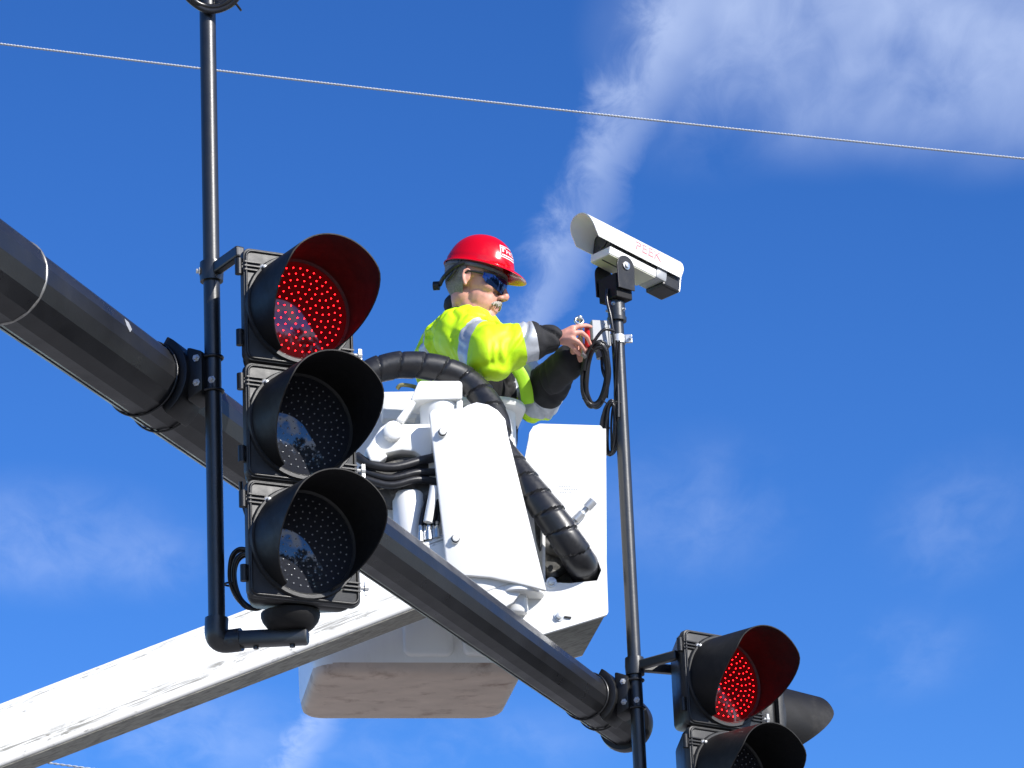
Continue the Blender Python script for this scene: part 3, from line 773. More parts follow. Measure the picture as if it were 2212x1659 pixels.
# ------------------------------------------------------------------ overhead wires
def twisted(a, b, r, pitch, sag, name, label):
    a = a3(a); b = a3(b); L = np.linalg.norm(b-a); d, s, u = frame(b-a); m = int(L/pitch*10)
    w = thing(name, label, 'wire', a)
    for k in range(2):
        pts = []
        for i in range(m+1):
            t = i/m; ph = 2*math.pi*t*L/pitch+k*math.pi
            pts.append(a+(b-a)*t-EZ*sag*4*t*(1-t)+r*(math.cos(ph)*s+math.sin(ph)*u))
        build('strand', tube(pts, r*.98, 6), 'wire', w, smooth=80)
def wy(x): return 95+x*(343-95)/2212
twisted(P(-500, wy(-500)-8, 18.5), P(2700, wy(2700)-8, 18.5), .0030, .030, .035, 'overhead_wire', 'thin twisted grey overhead wire crossing the whole upper sky')
twisted(P(-500, 1566, 19.), P(900, 1756, 19.), .0028, .06, .0, 'overhead_wire', 'short end of grey wire showing just under the white boom at the bottom edge')

# ------------------------------------------------------------------ traffic camera on pipe 2
top = a3((p2[0], p2[1], ZT2))
hc = P(1352, 546, proj((p2[0], p2[1], ZT2))[2]+.07)                                  # middle of the housing
fw = unit(a3((-.344, -.30, .085)))                          # the way it looks
fh = unit(a3((fw[0], fw[1], 0)))
def _hc(q): return top+fh*q[0]+EZ*q[1]
_q = a3((0., .2))
for _ in range(20):                                        # slide it in its own plane over the pipe
    e = a3(proj(_hc(_q))[:2])-a3((1352, 546)); J = np.array([(a3(proj(_hc(_q+d_))[:2])-a3(proj(_hc(_q))[:2]))/1e-4 for d_ in (a3((1e-4, 0)), a3((0, 1e-4)))]).T
    _q = _q-np.linalg.solve(J, e)
hc = _hc(_q); print('camera offset', _q)
sdv = unit(np.cross(fw, EZ)); upv = np.cross(sdv, fw); sdS, upS = sdv*.89, upv*.89       # sdv: to its right (away from us), upv: up
# roll it a little towards the camera so the shield's near flank shows
camo = thing('traffic_camera', 'white video detection camera with long sunshield on top of the right pipe', 'camera', top)
def CL(x, y, z): return hc+fw*x+sdS*y+upS*z
def shield():
    v = []; f = []; K = 28; J = 12
    for lay, dr in ((0, 0.), (1, -.004)):
        for i in range(K+1):
            a = RAD(-118+236*i/K)
            c = math.cos(a)
            x1 = .245-.055*max(0., (1-c)/1.45)**1.5; x0 = -.235+.02*max(0., -c)
            yy = (.072+dr)*math.sin(a)*1.02; zz = (.070+dr)*c
            if c < 0: yy = math.copysign(.073+dr, a)*(1-.10*c*c*0); zz = (.07)*c*1.15
            for j in range(J+1): v.append(CL(x0+(x1-x0)*j/J, yy, zz))
    S = (K+1)*(J+1)
    for i in range(K):
        for j in range(J):
            q = (i*(J+1)+j, i*(J+1)+j+1, (i+1)*(J+1)+j+1, (i+1)*(J+1)+j); f += [q, tuple(S+x for x in q[::-1])]
        for e in (0, J): a_ = i*(J+1)+e; b_ = (i+1)*(J+1)+e; f.append((a_, b_, S+b_, S+a_))
    for i in (0, K):
        for j in range(J): a_ = i*(J+1)+j; f.append((a_, a_+1, S+a_+1, S+a_))
    return G().add(v, f)
sh = build('sunshield', shield(), 'cam_white', camo, smooth=40)
# PEEK on the near flank
tx = text_mesh('PEEK', .062)
def on_flank(p):
    x = -(p[0]*1.02)-.075; w_ = p[1]+.010
    a = RAD(-62)+w_/.073*1.0
    return CL(x, .0738*math.sin(a), .0718*math.cos(a)+.0)
def flank_arc(p):
    # text runs from front to back, upright when seen from the camera side
    a = RAD(-84)+p[1]/.072; r_ = .0742
    return CL(-.055-p[0], r_*math.sin(a)*1.02, r_*.98*math.cos(a))
build('lettering', tx.moved(flank_arc), 'red_letter', sh)
body = build('body', box(CL(-.055, 0, -.010), (.33, .118, .098), (fw, sdS, upS)), 'signal_black', camo, bevel=.016, segs=3, smooth=40)
build('window', box(CL(.112, 0, -.006), (.006, .096, .080), (fw, sdS, upS)), 'glass_dark', body)
build('window_bezel', prism([CL(.110, y, z) for y, z in rrect(.118, .098, .016, 4, 0, -.008)], fw*.004), 'black_plastic', body)
build('lens_barrel', cyl(CL(.100, 0, -.004), CL(.118, 0, -.004), .026, 20), 'glass_dark', body, smooth=40)
tray = build('tray', box(CL(.005, 0, -.066), (.235, .124, .036), (fw, sdS, upS)), 'cam_white', camo, bevel=.004)
build('tray_underside', box(CL(.005, 0, -.0855), (.229, .116, .003), (fw, sdS, upS)), 'cam_cream', tray)
build('slot', box(CL(.060, 0, -.0875), (.10, .006, .002), (fw, sdS, upS)), 'black_plastic', tray)
build('rear_skirt', box(CL(-.140, -.002, -.046), (.055, .122, .076), (fw, sdS, upS)), 'grey_box', camo, bevel=.01, smooth=40)
build('rear_cap', box(CL(-.195, 0, -.050), (.085, .114, .100), (fw, sdS, upS)), 'signal_black', camo, bevel=.008)
build('cap_gasket', box(CL(-.240, 0, -.052), (.006, .108, .078), (fw, sdS, upS)), 'zinc', camo, bevel=.002)
# yoke bracket
yb_ = top+EZ*.065; fh = unit(a3((fw[0], fw[1], 0))); sh_ = a3((-fh[1], fh[0], 0))*-1
near = -sdv
def YB(x, y, z): return top+fh*x+sdv*y+EZ*z
build('yoke', box(YB(.0, 0, .076), (.078, .100, .096), (fh, sdv, EZ)), 'visor_black', camo, bevel=.004)
for s_ in (-1, 1):
    ear = [(-.040, .06), (-.042, .150)]+[(.042*math.cos(RAD(180-18*i)), .152+.042*math.sin(RAD(180-18*i))) for i in range(11)]+[(.042, .150), (.040, .06)]
    e = build('yoke_ear', prism([YB(x, s_*.0590, z) for x, z in ear], sdv*.006*s_), 'signal_black', camo, bevel=.0015)
    build('pivot_bolt', lathe([(.016, 0), (.016, .005), (.010, .006), (.010, .012), (.003, .013)], YB(0, s_*.0652, .152), sdv*s_, 16), 'steel', e, smooth=40)
build('collar', lathe([(.025, -.05), (.036, -.05), (.037, -.036), (.033, -.034), (.033, .030), (.028, .034)], top+EZ*.0, EZ, 24), 'pole_paint', camo, smooth=40)
for a_ in (200, 250, 320):
    d_ = a3((math.cos(RAD(a_)), math.sin(RAD(a_)), 0)); build('set_screw', hexbolt(top+d_*.032+EZ*(-.01 if a_ != 250 else .012), d_, .005, .008), 'steel', camo)
build('power_cable', tube(spline([top+a3((-.030, -.03, .07)), top+a3((-.034, -.038, .02)), top+a3((-.022, -.045, -.06)), top+a3((-.012, -.036, -.2)), top+a3((-.010, -.034, -.33)), top+a3((-.014, -.038, -.44))], 8), .006, 8), 'cable', camo, smooth=60)

def dpole(p, y): return proj((p[0], p[1], z_at(p, y)))[2]
# ------------------------------------------------------------------ junction box and its clamp
zj = z_at(p2, 735)
jc = P(1291, 727, dpole(p2, 727)+.02)
jx = unit(a3((1, .25, 0))); jy = a3((-jx[1], jx[0], 0))
jb = thing('junction_box', 'small grey metal box strapped to the right pipe beside the worker\'s hands', 'box', jc-EZ*.045)
jb_ = build('case', box(jc, (.062, .085, .100), (jx, jy, EZ)), 'grey_box', jb, bevel=.003)
build('lid', box(jc+jx*.034, (.006, .090, .105), (jx, jy, EZ)), 'grey_box', jb, bevel=.002)
for zz_ in (-.035, .035): build('screw', hexbolt(jc+jx*.018-jy*.0428+EZ*zz_, -jy, .003, .003), 'steel', jb)
build('conduit_fitting', cyl(jc-EZ*.047+jx*.006, jc-EZ*.085+jx*.012, .020, 16), 'grey_box', jb, smooth=40)
build('strap', lathe([(.0252, -.016), (.0290, -.016), (.0290, .016), (.0252, .016)], (p2[0], p2[1], zj), EZ, 28), 'zinc', jb, smooth=40)
build('strap_arm', bar(jc+jx*.03, (p2[0], p2[1], zj), .022, .030), 'zinc', jb, bevel=.002)
pe = a3((p2[0], p2[1], zj))
build('strap_tab', box(pe+a3((.040, -.010, 0)), (.026, .010, .032)), 'zinc', jb, bevel=.002)
build('strap_bolt', cyl(pe+a3((.046, -.030, 0)), pe+a3((.046, .014, 0)), .006, 10), 'steel', jb)

# ------------------------------------------------------------------ cable coils
def coil(name, label, loops, r, mname='cable', extra=()):
    c0 = np.mean([np.mean(np.array(l_), axis=0) for l_ in loops], axis=0); zmin = min(p[2] for l_ in loops for p in l_)
    t = thing(name, label, 'cable', (c0[0], c0[1], zmin))
    for l_ in loops: build('cable_loop', tube(spline(l_, 8, True), r, 8, closed=True), mname, t, smooth=70)
    for e in extra: build('cable_tail', tube(spline(e, 8), r, 8), mname, t, smooth=70)
    return t
def oval(cx, cy, rx, ry, D, rot=0., k=10, jit=0., dj=.0):
    out = []
    for i in range(k):
        a = 2*math.pi*i/k; x = rx*math.cos(a); y = ry*math.sin(a); c, s = math.cos(rot), math.sin(rot)
        out.append(P(cx+c*x-s*y+random.uniform(-jit, jit), cy+s*x+c*y+random.uniform(-jit, jit), D+random.uniform(-dj, dj)))
    return out
D2 = dpole(p2, 830)
print('D2', D2, dpole(p2, 727), jc)
lp = [oval(1287+random.uniform(-5, 5), 810+random.uniform(-3, 3), 25+random.uniform(-5, 4), 68+random.uniform(-6, 4), D2-.03+.012*(k % 4), RAD(4), 12, 1.5, .004) for k in range(9)]
ca_ = coil('cable_coil', 'thick coiled bundle of black cable hanging left of the right pipe, upper of two', lp, .0062, 'cable',
           [[jc-EZ*.075+jx*.012, P(1302, 800, D2), P(1312, 830, D2-.01), P(1310, 860, D2-.02)], [P(1326, 715, D2-.03), P(1305, 712, D2-.05), P(1285, 735, D2-.06), P(1268, 765, D2-.05), P(1262, 800, D2-.04)]])
for (x, y) in ((1270, 752), (1262, 868), (1300, 868)):
    build('cable_tie', torus(P(x+6, y, D2-.02), P(x+30, y-38, D2)-P(x, y, D2), .020, .0026, 18, 6), 'black_plastic', ca_, smooth=60)
lp = [oval(1322+random.uniform(-9, 9)*.6, 925+random.uniform(-3, 3), 5+k*2.0, 56+random.uniform(-4, 3), D2-.035-.010*(k % 4), RAD(2), 12, .7, .003) for k in range(9)]
cb_ = coil('cable_coil', 'narrow teardrop coil of thin black cable tied against the right pipe, lower of two', lp, .0044, 'cable',
           [[P(1332, 735, D2-.035), P(1331, 800, D2-.035), P(1328, 850, D2-.04), P(1330, 872, D2-.045)], [P(1338, 735, D2-.035), P(1335, 800, D2-.037), P(1332, 860, D2-.04)]])
build('cable_tie', torus(P(1330, 872, D2-.045), EZ, .020, .003, 18, 6), 'black_plastic', cb_, smooth=60)
build('cable_tie', torus(P(1308, 925, D2-.04), EZ, .014, .003, 18, 6), 'black_plastic', cb_, smooth=60)
D1 = dpole(p1, 1250)
lp = [oval(534+k*2.5, 1250+k*2, 38-k*1.6+random.uniform(-3, 3), 64-k*1.5+random.uniform(-3, 3), D1+.03+.02*(k % 3), RAD(-14), 12, 1.2, .004) for k in range(5)]
cc_ = coil('cable_coil', 'loose coil of black cable between left pipe and bottom lamp of large signal', lp, .0058, 'cable', [[P(520, 1040, D1+.12), P(523, 1080, D1+.12), P(533, 1115, D1+.10), P(548, 1160, D1+.1), P(540, 1195, D1+.08)]])
build('cable_tie', torus(P(497, 1262, D1+.04), EZ, .016, .003, 18, 6), 'black_plastic', cc_, smooth=60)
D1 = dpole(p1, 0)
lp = [oval(460+random.uniform(-3, 3), -42+random.uniform(-4, 4), 68-k*4.5, 68-k*4, D1-.05+.10*(k % 3)/2, 0, 14, 1.5, .006) for k in range(6)]
cd_ = coil('cable_coil', 'black cable coil round the left pipe, cut off by the top edge', lp, .009)
build('cable_tie', torus(P(510, 8, D1-.01), P(530, -8, D1)-P(500, 14, D1), .024, .004, 18, 6), 'black_plastic', cd_, smooth=60)
# ------------------------------------------------------------------ the worker
def voxel_union(g, voxel, iters, fac=.5):
    me = bpy.data.meshes.new('tmp'); me.from_pydata(g.v, [], g.f); me.update()
    bm = bmesh.new(); bm.from_mesh(me); bmesh.ops.recalc_face_normals(bm, faces=bm.faces[:]); bm.to_mesh(me); bm.free()
    o = bpy.data.objects.new('tmp', me); col.objects.link(o)
    r = o.modifiers.new('r', 'REMESH'); r.mode = 'VOXEL'; r.voxel_size = voxel; r.adaptivity = 0
    s = o.modifiers.new('s', 'SMOOTH'); s.factor = fac; s.iterations = iters
    dg = bpy.context.evaluated_depsgraph_get(); m2 = bpy.data.meshes.new_from_object(o.evaluated_get(dg))
    n = len(m2.vertices); co = np.empty(n*3); m2.vertices.foreach_get('co', co); no = np.empty(n*3); m2.vertices.foreach_get('normal', no)
    fs = [tuple(p.vertices) for p in m2.polygons]
    bpy.data.objects.remove(o); bpy.data.meshes.remove(me); bpy.data.meshes.remove(m2)
    return co.reshape(-1, 3), no.reshape(-1, 3), fs
def capsule(a, b, ra, rb, n=14):
    a = a3(a); b = a3(b); d = unit(b-a); L = np.linalg.norm(b-a); prof = []
    for i in range(6): t = math.pi/2*i/5; prof.append((max(1e-4, ra*math.sin(t)), -ra*math.cos(t)))
    for i in range(6): t = math.pi/2*i/5; prof.append((max(1e-4, rb*math.cos(t)), L+rb*math.sin(t)))
    return lathe(prof, a, d, n)
def ell_loft(rows, n=24):
    """rows: (centre, axis1*r1, axis2*r2)"""
    v = []; f = []; m = len(rows)
    for c, a1, a2 in rows:
        for k in range(n): t = 2*math.pi*k/n; v.append(a3(c)+math.cos(t)*a3(a1)+math.sin(t)*a3(a2))
    for i in range(m-1):
        for k in range(n): f.append((i*n+k, i*n+(k+1) % n, (i+1)*n+(k+1) % n, (i+1)*n+k))
    f += [tuple(range(n))[::-1], tuple((m-1)*n+k for k in range(n))]
    return G().add(v, f)
# --- pose
DS = .42
def PP(x, y, D): return P(x, y, D+DS)
HD, HP, HK = RAD(11), RAD(17), 1.10
hx = a3((math.cos(HD)*math.cos(HP), -math.sin(HD)*math.cos(HP), -math.sin(HP)))
hy = unit(np.cross((0, 0, 1), hx)); hz = np.cross(hx, hy)
HO = PP(1011, 601, 14.66)-HK*(hx*-.005+hy*-.080+hz*-.012)
def HL(x, y, z):
    if z < -.01: z = -.01+(z+.01)*1.2
    return HO+HK*(hx*x+hy*y+hz*z)
HAX = (hx, hy, hz)
def hb(c, r, n=16, ax=HAX): return ball(HL(*c), a3(r if not np.isscalar(r) else [r]*3)*HK, n, ax)
def hc_(a, b, ra, rb): return capsule(HL(*a), HL(*b), ra*HK, rb*HK)
tf = unit(a3((math.cos(RAD(6)), math.sin(RAD(6)), 0))); ts = a3((tf[1], -tf[0], 0))      # ts: his right, towards the camera
NB = PP(1012, 670, 14.80); CH = PP(1000, 768, 14.82); WA = PP(1022, 868, 14.86); PV = PP(1020, 960, 14.90)
SR = PP(984, 722, 14.63); ER = PP(1058, 758, 14.42); WR = PP(1196, 732, 14.46)
SL = PP(1070, 745, 15.00); EL = PP(1160, 856, 14.82); WL = PP(1234, 776, 14.60)
floor_z = OB[2]+.105
# --- body: one continuous skin
gb = G()
for c, r in (((-.012, 0, .042), (.100, .077, .088)), ((.030, 0, .005), (.066, .068, .075)), ((.038, 0, -.045), (.058, .060, .062)),
             ((.030, 0, -.085), (.055, .053, .036)), ((.078, 0, -.106), (.023, .026, .019)), ((.064, 0, -.092), (.036, .036, .028)),
             ((.080, 0, .026), (.020, .054, .013)), ((.088, 0, -.064), (.014, .026, .020)), ((.095, 0, -.0585), (.010, .023, .006)), ((.093, 0, -.073), (.010, .021, .007))):
    gb.join(hb(c, r))
for s_ in (-1, 1):
    gb.join(hb((.056, s_*.042, -.016), (.032, .026, .024))); gb.join(hb((.044, s_*.030, -.050), (.046, .026, .052)))
    gb.join(hb((.102, s_*.0125, -.034), (.013, .009, .009)))
    e = (-.012, s_*.076, -.010)
    ear_ax = (unit(hx*.90-hy*s_*-.0+hz*.0+hx*0), hy, hz)
    gb.join(hb((-.010, s_*.076, -.006), (.013, .008, .021)))
    ring = [(-.010+.020*math.cos(t)-.004*math.sin(t), s_*(.082+.006*max(0, -math.cos(t))), -.004+.030*math.sin(t)) for t in np.linspace(-2.6, 2.3, 12)]
    ring = [(-.026+.0, s_*.086, -.012)]
    hel = [(.000, .080, .004), (-.003, .083, .015), (-.013, .086, .019), (-.023, .088, .012), (-.025, .088, -.002), (-.020, .085, -.017), (-.011, .080, -.029)]
    for i in range(len(hel)-1): gb.join(capsule(HL(hel[i][0], s_*hel[i][1], hel[i][2]), HL(hel[i+1][0], s_*hel[i+1][1], hel[i+1][2]), .0045*HK, .0045*HK, 10))
    gb.join(hb((-.009, s_*.079, -.029), (.006, .005, .007)))
gb.join(hc_((.090, 0, .016), (.117, 0, -.026), .0090, .0130)); gb.join(hb((.115, 0, -.031), (.0135, .0125, .0105)))
gb.join(capsule(HL(-.020, 0, -.05), NB-EZ*.03+tf*.008, .051*HK, .064)); gb.join(capsule(HL(.010, 0, -.075), NB+tf*.025-EZ*.03, .048*HK, .060))
gb.join(ell_loft([(NB-EZ*.03, tf*.07, ts*.10), (NB-EZ*.08, tf*.10, ts*.17), (CH, tf*.12, ts*.18), (WA, tf*.12, ts*.165), (PV, tf*.125, ts*.175), (PV-EZ*.1, tf*.11, ts*.16)]))
for S_, E_, W_ in ((SR, ER, WR), (SL, EL, WL)):
    gb.join(capsule(S_, E_, .058, .044)); gb.join(capsule(E_, W_, .046, .031)); gb.join(capsule((NB+CH)/2, S_, .08, .06))
LEG = []
for s_ in (-1, 1):
    hipj = PV+ts*s_*.09-EZ*.06; kn = hipj+tf*.10; kn[2] = (hipj[2]+floor_z)/2; an = hipj-tf*.02+ts*s_*.03; an[2] = floor_z+.08
    gb.join(capsule(hipj, kn, .085, .062)); gb.join(capsule(kn, an, .060, .042)); gb.join(capsule(an-EZ*.035-tf*.02, an-EZ*.045+tf*.15, .042, .032))
    LEG.append((hipj, kn, an))
def hand(wrist, kn, fingers, thumb):
    for k, r in zip(kn, (.0135, .0140, .0135, .0120)): gb.join(capsule(wrist+(k-wrist)*.12, k, .0165, r, 10))
    for i in range(3): gb.join(capsule((wrist*.35+kn[i]*.65), (wrist*.35+kn[i+1]*.65), .015, .015, 10))
    for k, chain in zip(kn, fingers):
        pts = [k]+chain; rr = (.0110, .0098, .0088, .0075)
        for i in range(len(pts)-1): gb.join(capsule(pts[i], pts[i+1], rr[i], rr[i+1], 10))
    rr = (.016, .0125, .0105, .0085)
    for i in range(len(thumb)-1): gb.join(capsule(thumb[i], thumb[i+1], rr[i], rr[i+1], 10))
hand(WR, [PP(1238, 709, 14.455), PP(1239, 720, 14.435), PP(1235, 731, 14.43), PP(1228, 741, 14.44)],
     [[PP(1254, 704, 14.46), PP(1266, 703, 14.485), PP(1277, 706, 14.50)], [PP(1256, 718, 14.44), PP(1268, 728, 14.46), PP(1275, 743, 14.48)],
      [PP(1248, 738, 14.435), PP(1256, 747, 14.455), PP(1263, 757, 14.475)], [PP(1239, 751, 14.445), PP(1246, 759, 14.465), PP(1252, 766, 14.48)]],
     [PP(1212, 722, 14.49), PP(1232, 716, 14.52), PP(1248, 718, 14.53), PP(1262, 722, 14.53)])
hand(WL, [PP(1252, 752, 14.57), PP(1254, 762, 14.56), PP(1252, 771, 14.56), PP(1248, 779, 14.57)],
     [[PP(1266, 746, 14.55), PP(1272, 738, 14.53), PP(1266, 731, 14.515)], [PP(1268, 756, 14.54), PP(1273, 748, 14.52), PP(1267, 742, 14.505)],
      [PP(1265, 766, 14.54), PP(1270, 758, 14.52), PP(1264, 753, 14.505)], [PP(1260, 775, 14.545), PP(1265, 768, 14.525), PP(1260, 763, 14.515)]],
     [PP(1238, 765, 14.57), PP(1240, 750, 14.55), PP(1247, 738, 14.53), PP(1254, 728, 14.52)])
co, no, fs = voxel_union(gb, .0040, 8)
person = thing('person', 'worker in red hard hat, sunglasses and yellow-green jacket standing in the white bucket', 'person', (PV[0], PV[1], floor_z))
body = build('body', G().add(co, fs), 'skin', person, smooth=180, recalc=False)
# --- jacket
def lerp(a, b, t): return a+(b-a)*t
gj = G(); RUA, RLA = .084, .066
gj.join(ell_loft([(NB-EZ*.005, tf*.075, ts*.085), (NB-EZ*.045-tf*.01, tf*.112, ts*.150), (NB-EZ*.09-tf*.022, tf*.150, ts*.200), (CH-tf*.006, tf*.182, ts*.226), ((CH+WA)/2-tf*.008, tf*.188, ts*.224), (WA, tf*.180, ts*.212), (PV, tf*.172, ts*.208), (PV-EZ*.03, tf*.165, ts*.20)]))
gj.join(ball(SR-EZ*.01, .088, 18)); gj.join(ball(SL-EZ*.01, .092, 18))
gj.join(capsule(NB-EZ*.095, SR-EZ*.01, .076, .084)); gj.join(capsule(NB-EZ*.085, SL-EZ*.01, .080, .086))
gj.join(capsule(SR, ER, .094, .094)); gj.join(capsule(ER, lerp(ER, WR, .62), .092, .080)); gj.join(capsule(lerp(ER, WR, .55), lerp(ER, WR, .93), .076, .055)); gj.join(ball(ER-EZ*.020, .098, 18))
gj.join(capsule(SL, EL, .090, .084)); gj.join(capsule(EL, lerp(EL, WL, .96), .088, .062)); gj.join(ball(EL-EZ*.02, .084, 18))
co, no, fs = voxel_union(gj, .0068, 9)
bones = {'ra': (SR, ER, .088), 'rf': (ER, WR, .068), 'la': (SL, EL, .082), 'lf': (EL, WL, .07), 't': (NB-EZ*.08, PV, .19)}
def seg(p, a, b):
    d = b-a; t = (p-a) @ d/(d@d); tc_ = min(1, max(0, t)); return t, np.linalg.norm(p-(a+d*tc_))
amp = np.zeros(len(co))
for i, p in enumerate(co):
    tr, dr = seg(p, SR, ER); tq, dq = seg(p, ER, WR); tl, dl = seg(p, SL, EL); tm, dm = seg(p, EL, WL)
    arm_ = min(dr, dq, dl, dm) < .125
    d_ = unit(WR-ER) if dq < dr else unit(ER-SR)
    # folds run across the limb, slack ones at the elbow
    q = Vector(p*a3((1, 1, 1)))
    w_ = dq/(dr+dq+1e-6); d_ = unit(w_*unit(ER-SR)+(1-w_)*unit(WR-ER)); ax = float((p-ER) @ d_)
    def ridge(v): return 1-2*abs(mnoise.noise(v))
    sp = p-(SR if arm_ else CH)
    def crease(v, w): x = mnoise.noise(v)/w; return math.exp(-x*x)
    lx, ly_, lz = float(p[0]), float(p[1]), float(p[2])
    wv = 1.5*mnoise.noise(q*6)
    if arm_:
        n1 = crease(Vector((ax*8+wv, lz*4, (lx+ly_)*3)), .13); n4 = crease(Vector((ax*15+wv, lz*8+4, (lx-ly_)*7)), .16)
    else:
        n1 = crease(Vector((lx*5+lz*3+wv, ly_*4, lz*6))+Vector((3.3, 1, 2)), .13); n4 = crease(Vector((lx*11, ly_*9, lz*10+wv)), .16)
    amp[i] = -.0115*n1-.0048*n4+.0060*mnoise.noise(q*9)+.0014*mnoise.noise(q*30)+.004
co2 = co+no*amp[:, None]
me = bpy.data.meshes.new('jk'); me.from_pydata(co2.tolist(), [], fs); me.update()
bm = bmesh.new(); bm.from_mesh(me)
def cut(p, n_): bmesh.ops.bisect_plane(bm, geom=bm.verts[:]+bm.edges[:]+bm.faces[:], plane_co=Vector([float(x) for x in p]), plane_no=Vector([float(x) for x in n_]), dist=1e-5)
Z = {'ra': (.50, .80), 'rf': (.50, .70), 'la': (.56, .80), 'lf': (.0, .0)}
ran = unit(unit(ER-SR)+a3((.75, 0, .1)))            # the upper-arm tape lies aslant
for t in Z['ra']: cut(lerp(SR, ER, t), ran)
for t in Z['rf']: cut(lerp(ER, WR, t), WR-ER)
cut(lerp(EL, WL, .22), WL-EL); cut(lerp(EL, WL, .0), WL-EL)
zb_p = PP(1050, 800, 14.8); zb_n = unit(EZ-tf*.55); cut(zb_p, zb_n)
for s_ in (.075, .125): cut(CH+ts*s_, ts)
zone = {}
for f in bm.faces:
    p = a3(f.calc_center_median()); best = None
    for k, (a, b, r) in bones.items():
        t, d = seg(p, a, b)
        if k == 't':
            ax = p-lerp(a, b, min(1, max(0, t))); d = math.hypot((ax@tf)/.165, (ax@ts)/.212)
        else: d = d/r
        if best is None or d < best[0]: best = (d, k, t)
    _, k, t = best; z = 'jacket'
    if k == 'ra':
        u_ = (p-lerp(SR, ER, Z['ra'][0])) @ ran; u2 = (p-lerp(SR, ER, Z['ra'][1])) @ ran
        if u_ > 0 > u2: z = 'band_ra'
    elif k == 'rf': z = 'band_rf' if Z['rf'][0] < t < Z['rf'][1] else ('cuff_r' if t >= Z['rf'][1] else 'jacket')
    elif k == 'la': z = 'jacket'
    elif k == 'lf': z = 'cuff_l' if t > .22 else 'jacket'
    if k in ('la', 'lf') and z == 'jacket':
        t2 = seg(p, EL, WL)[0]
        if -.0 < t2 < .22: z = 'band_la'
        elif t2 >= .22: z = 'cuff_l'
    if k == 't' and z == 'jacket':
        s_ = (p-CH) @ ts
        if (p-zb_p) @ zb_n < 0: z = 'lower'
        elif .075 < s_ < .125 and (p-lerp(bones['t'][0], bones['t'][1], .3)) @ tf < .02: z = 'band_back'
    zone.setdefault(z, []).append(f)
def extract(fl):
    idx = {}; v = []; f_ = []
    for f in fl:
        q = []
        for vv in f.verts:
            if vv.index not in idx: idx[vv.index] = len(v); v.append(tuple(vv.co))
            q.append(idx[vv.index])
        f_.append(tuple(q))
    return G().add(v, f_)
bm.verts.index_update()
jk = build('jacket', extract(zone['jacket']), 'hivis', person, smooth=180, recalc=False)
for z, nm, mt in (('band_ra', 'reflective_band', 'reflective'), ('band_rf', 'reflective_band', 'reflective'), ('band_la', 'reflective_band', 'reflective'), ('band_back', 'reflective_band', 'reflective'),
                  ('cuff_r', 'sleeve_cuff', 'black_cloth'), ('cuff_l', 'sleeve_cuff', 'black_cloth'), ('lower', 'lower_panel', 'black_cloth')):
    if z in zone: build(nm, extract(zone[z]), mt, jk, smooth=180, recalc=False)
bm.free(); bpy.data.meshes.remove(me)
# collar
cc = NB-EZ*.004+tf*.004
rows = []
cpts = [cc+tf*.076*math.cos(t)+ts*.094*math.sin(t)+EZ*(-.020*math.cos(t)) for t in np.linspace(0, 2*math.pi, 25)[:-1]]
build('collar', tube(spline(cpts, 2, True), .021, 10, closed=True).moved(lambda p: p+EZ*.35*((p-cc)@EZ)), 'black_cloth', jk, smooth=60)
# vest front panel and strap seen between the arms
hv = unit(P(1130, 820, 1.)-CAM); hm = PP(1130, 820, 14.68)
build('harness_strap', tube(spline([PP(1116, 795, 14.70), PP(1128, 815, 14.68), PP(1136, 840, 14.67), PP(1140, 870, 14.68)], 6), .024, 10).moved(lambda p: p-hv*.8*((p-hm)@hv)), 'hivis_trim', jk, smooth=60)
for hipj, kn, an in LEG[-2:]:
    build('trouser_leg', capsule(hipj, kn, .100, .078).join(capsule(kn, an, .078, .062)), 'denim', person, smooth=60)
# --- hair, moustache
def hair_shell():
    v = []; f = []; n = 28; m = 12
    for i in range(m+1):
        z = .06-.135*i/m
        for k in range(n+1):
            t = RAD(96)+RAD(168)*k/n
            rr = 1.045 if z > -.03 else 1.045-.10*(-.03-z)/.045
            zz = (z-.042)/.088; c = math.sqrt(max(.02, 1-min(.96, zz*zz*.55)))
            v.append(HL(-.012+.100*rr*c*math.cos(t), .0785*rr*c*math.sin(t), z))
    for i in range(m):
        for k in range(n): f.append((i*(n+1)+k, i*(n+1)+k+1, (i+1)*(n+1)+k+1, (i+1)*(n+1)+k))
    return G().add(v, f)
build('hair', hair_shell(), 'hair_grey', person, smooth=180)
gm = G()
for s_ in (-1, 1):
    gm.join(hc_((.1045, s_*.004, -.0490), (.0945, s_*.024, -.0545), .0068, .0062)); gm.join(hc_((.0945, s_*.024, -.0545), (.080, s_*.036, -.0640), .0062, .0030))
    for i in range(26):
        u = random.random(); y = s_*(.002+.032*u); x = .1065-.017*u*u+random.uniform(-.001, .001); z = -.047-.006*u+random.uniform(-.004, .003)
        gm.join(capsule(HL(x, y, z), HL(x+.0012, y+s_*(.002+.004*u), z-.007-random.uniform(0, .003)), .0022*HK, .0010*HK, 6))
build('moustache', gm, 'moustache', person, smooth=60)
for s_ in (-1, 1): build('eyebrow', hc_((.094, s_*.012, .030), (.080, s_*.046, .030), .004, .003), 'hair_grey', person, smooth=60)
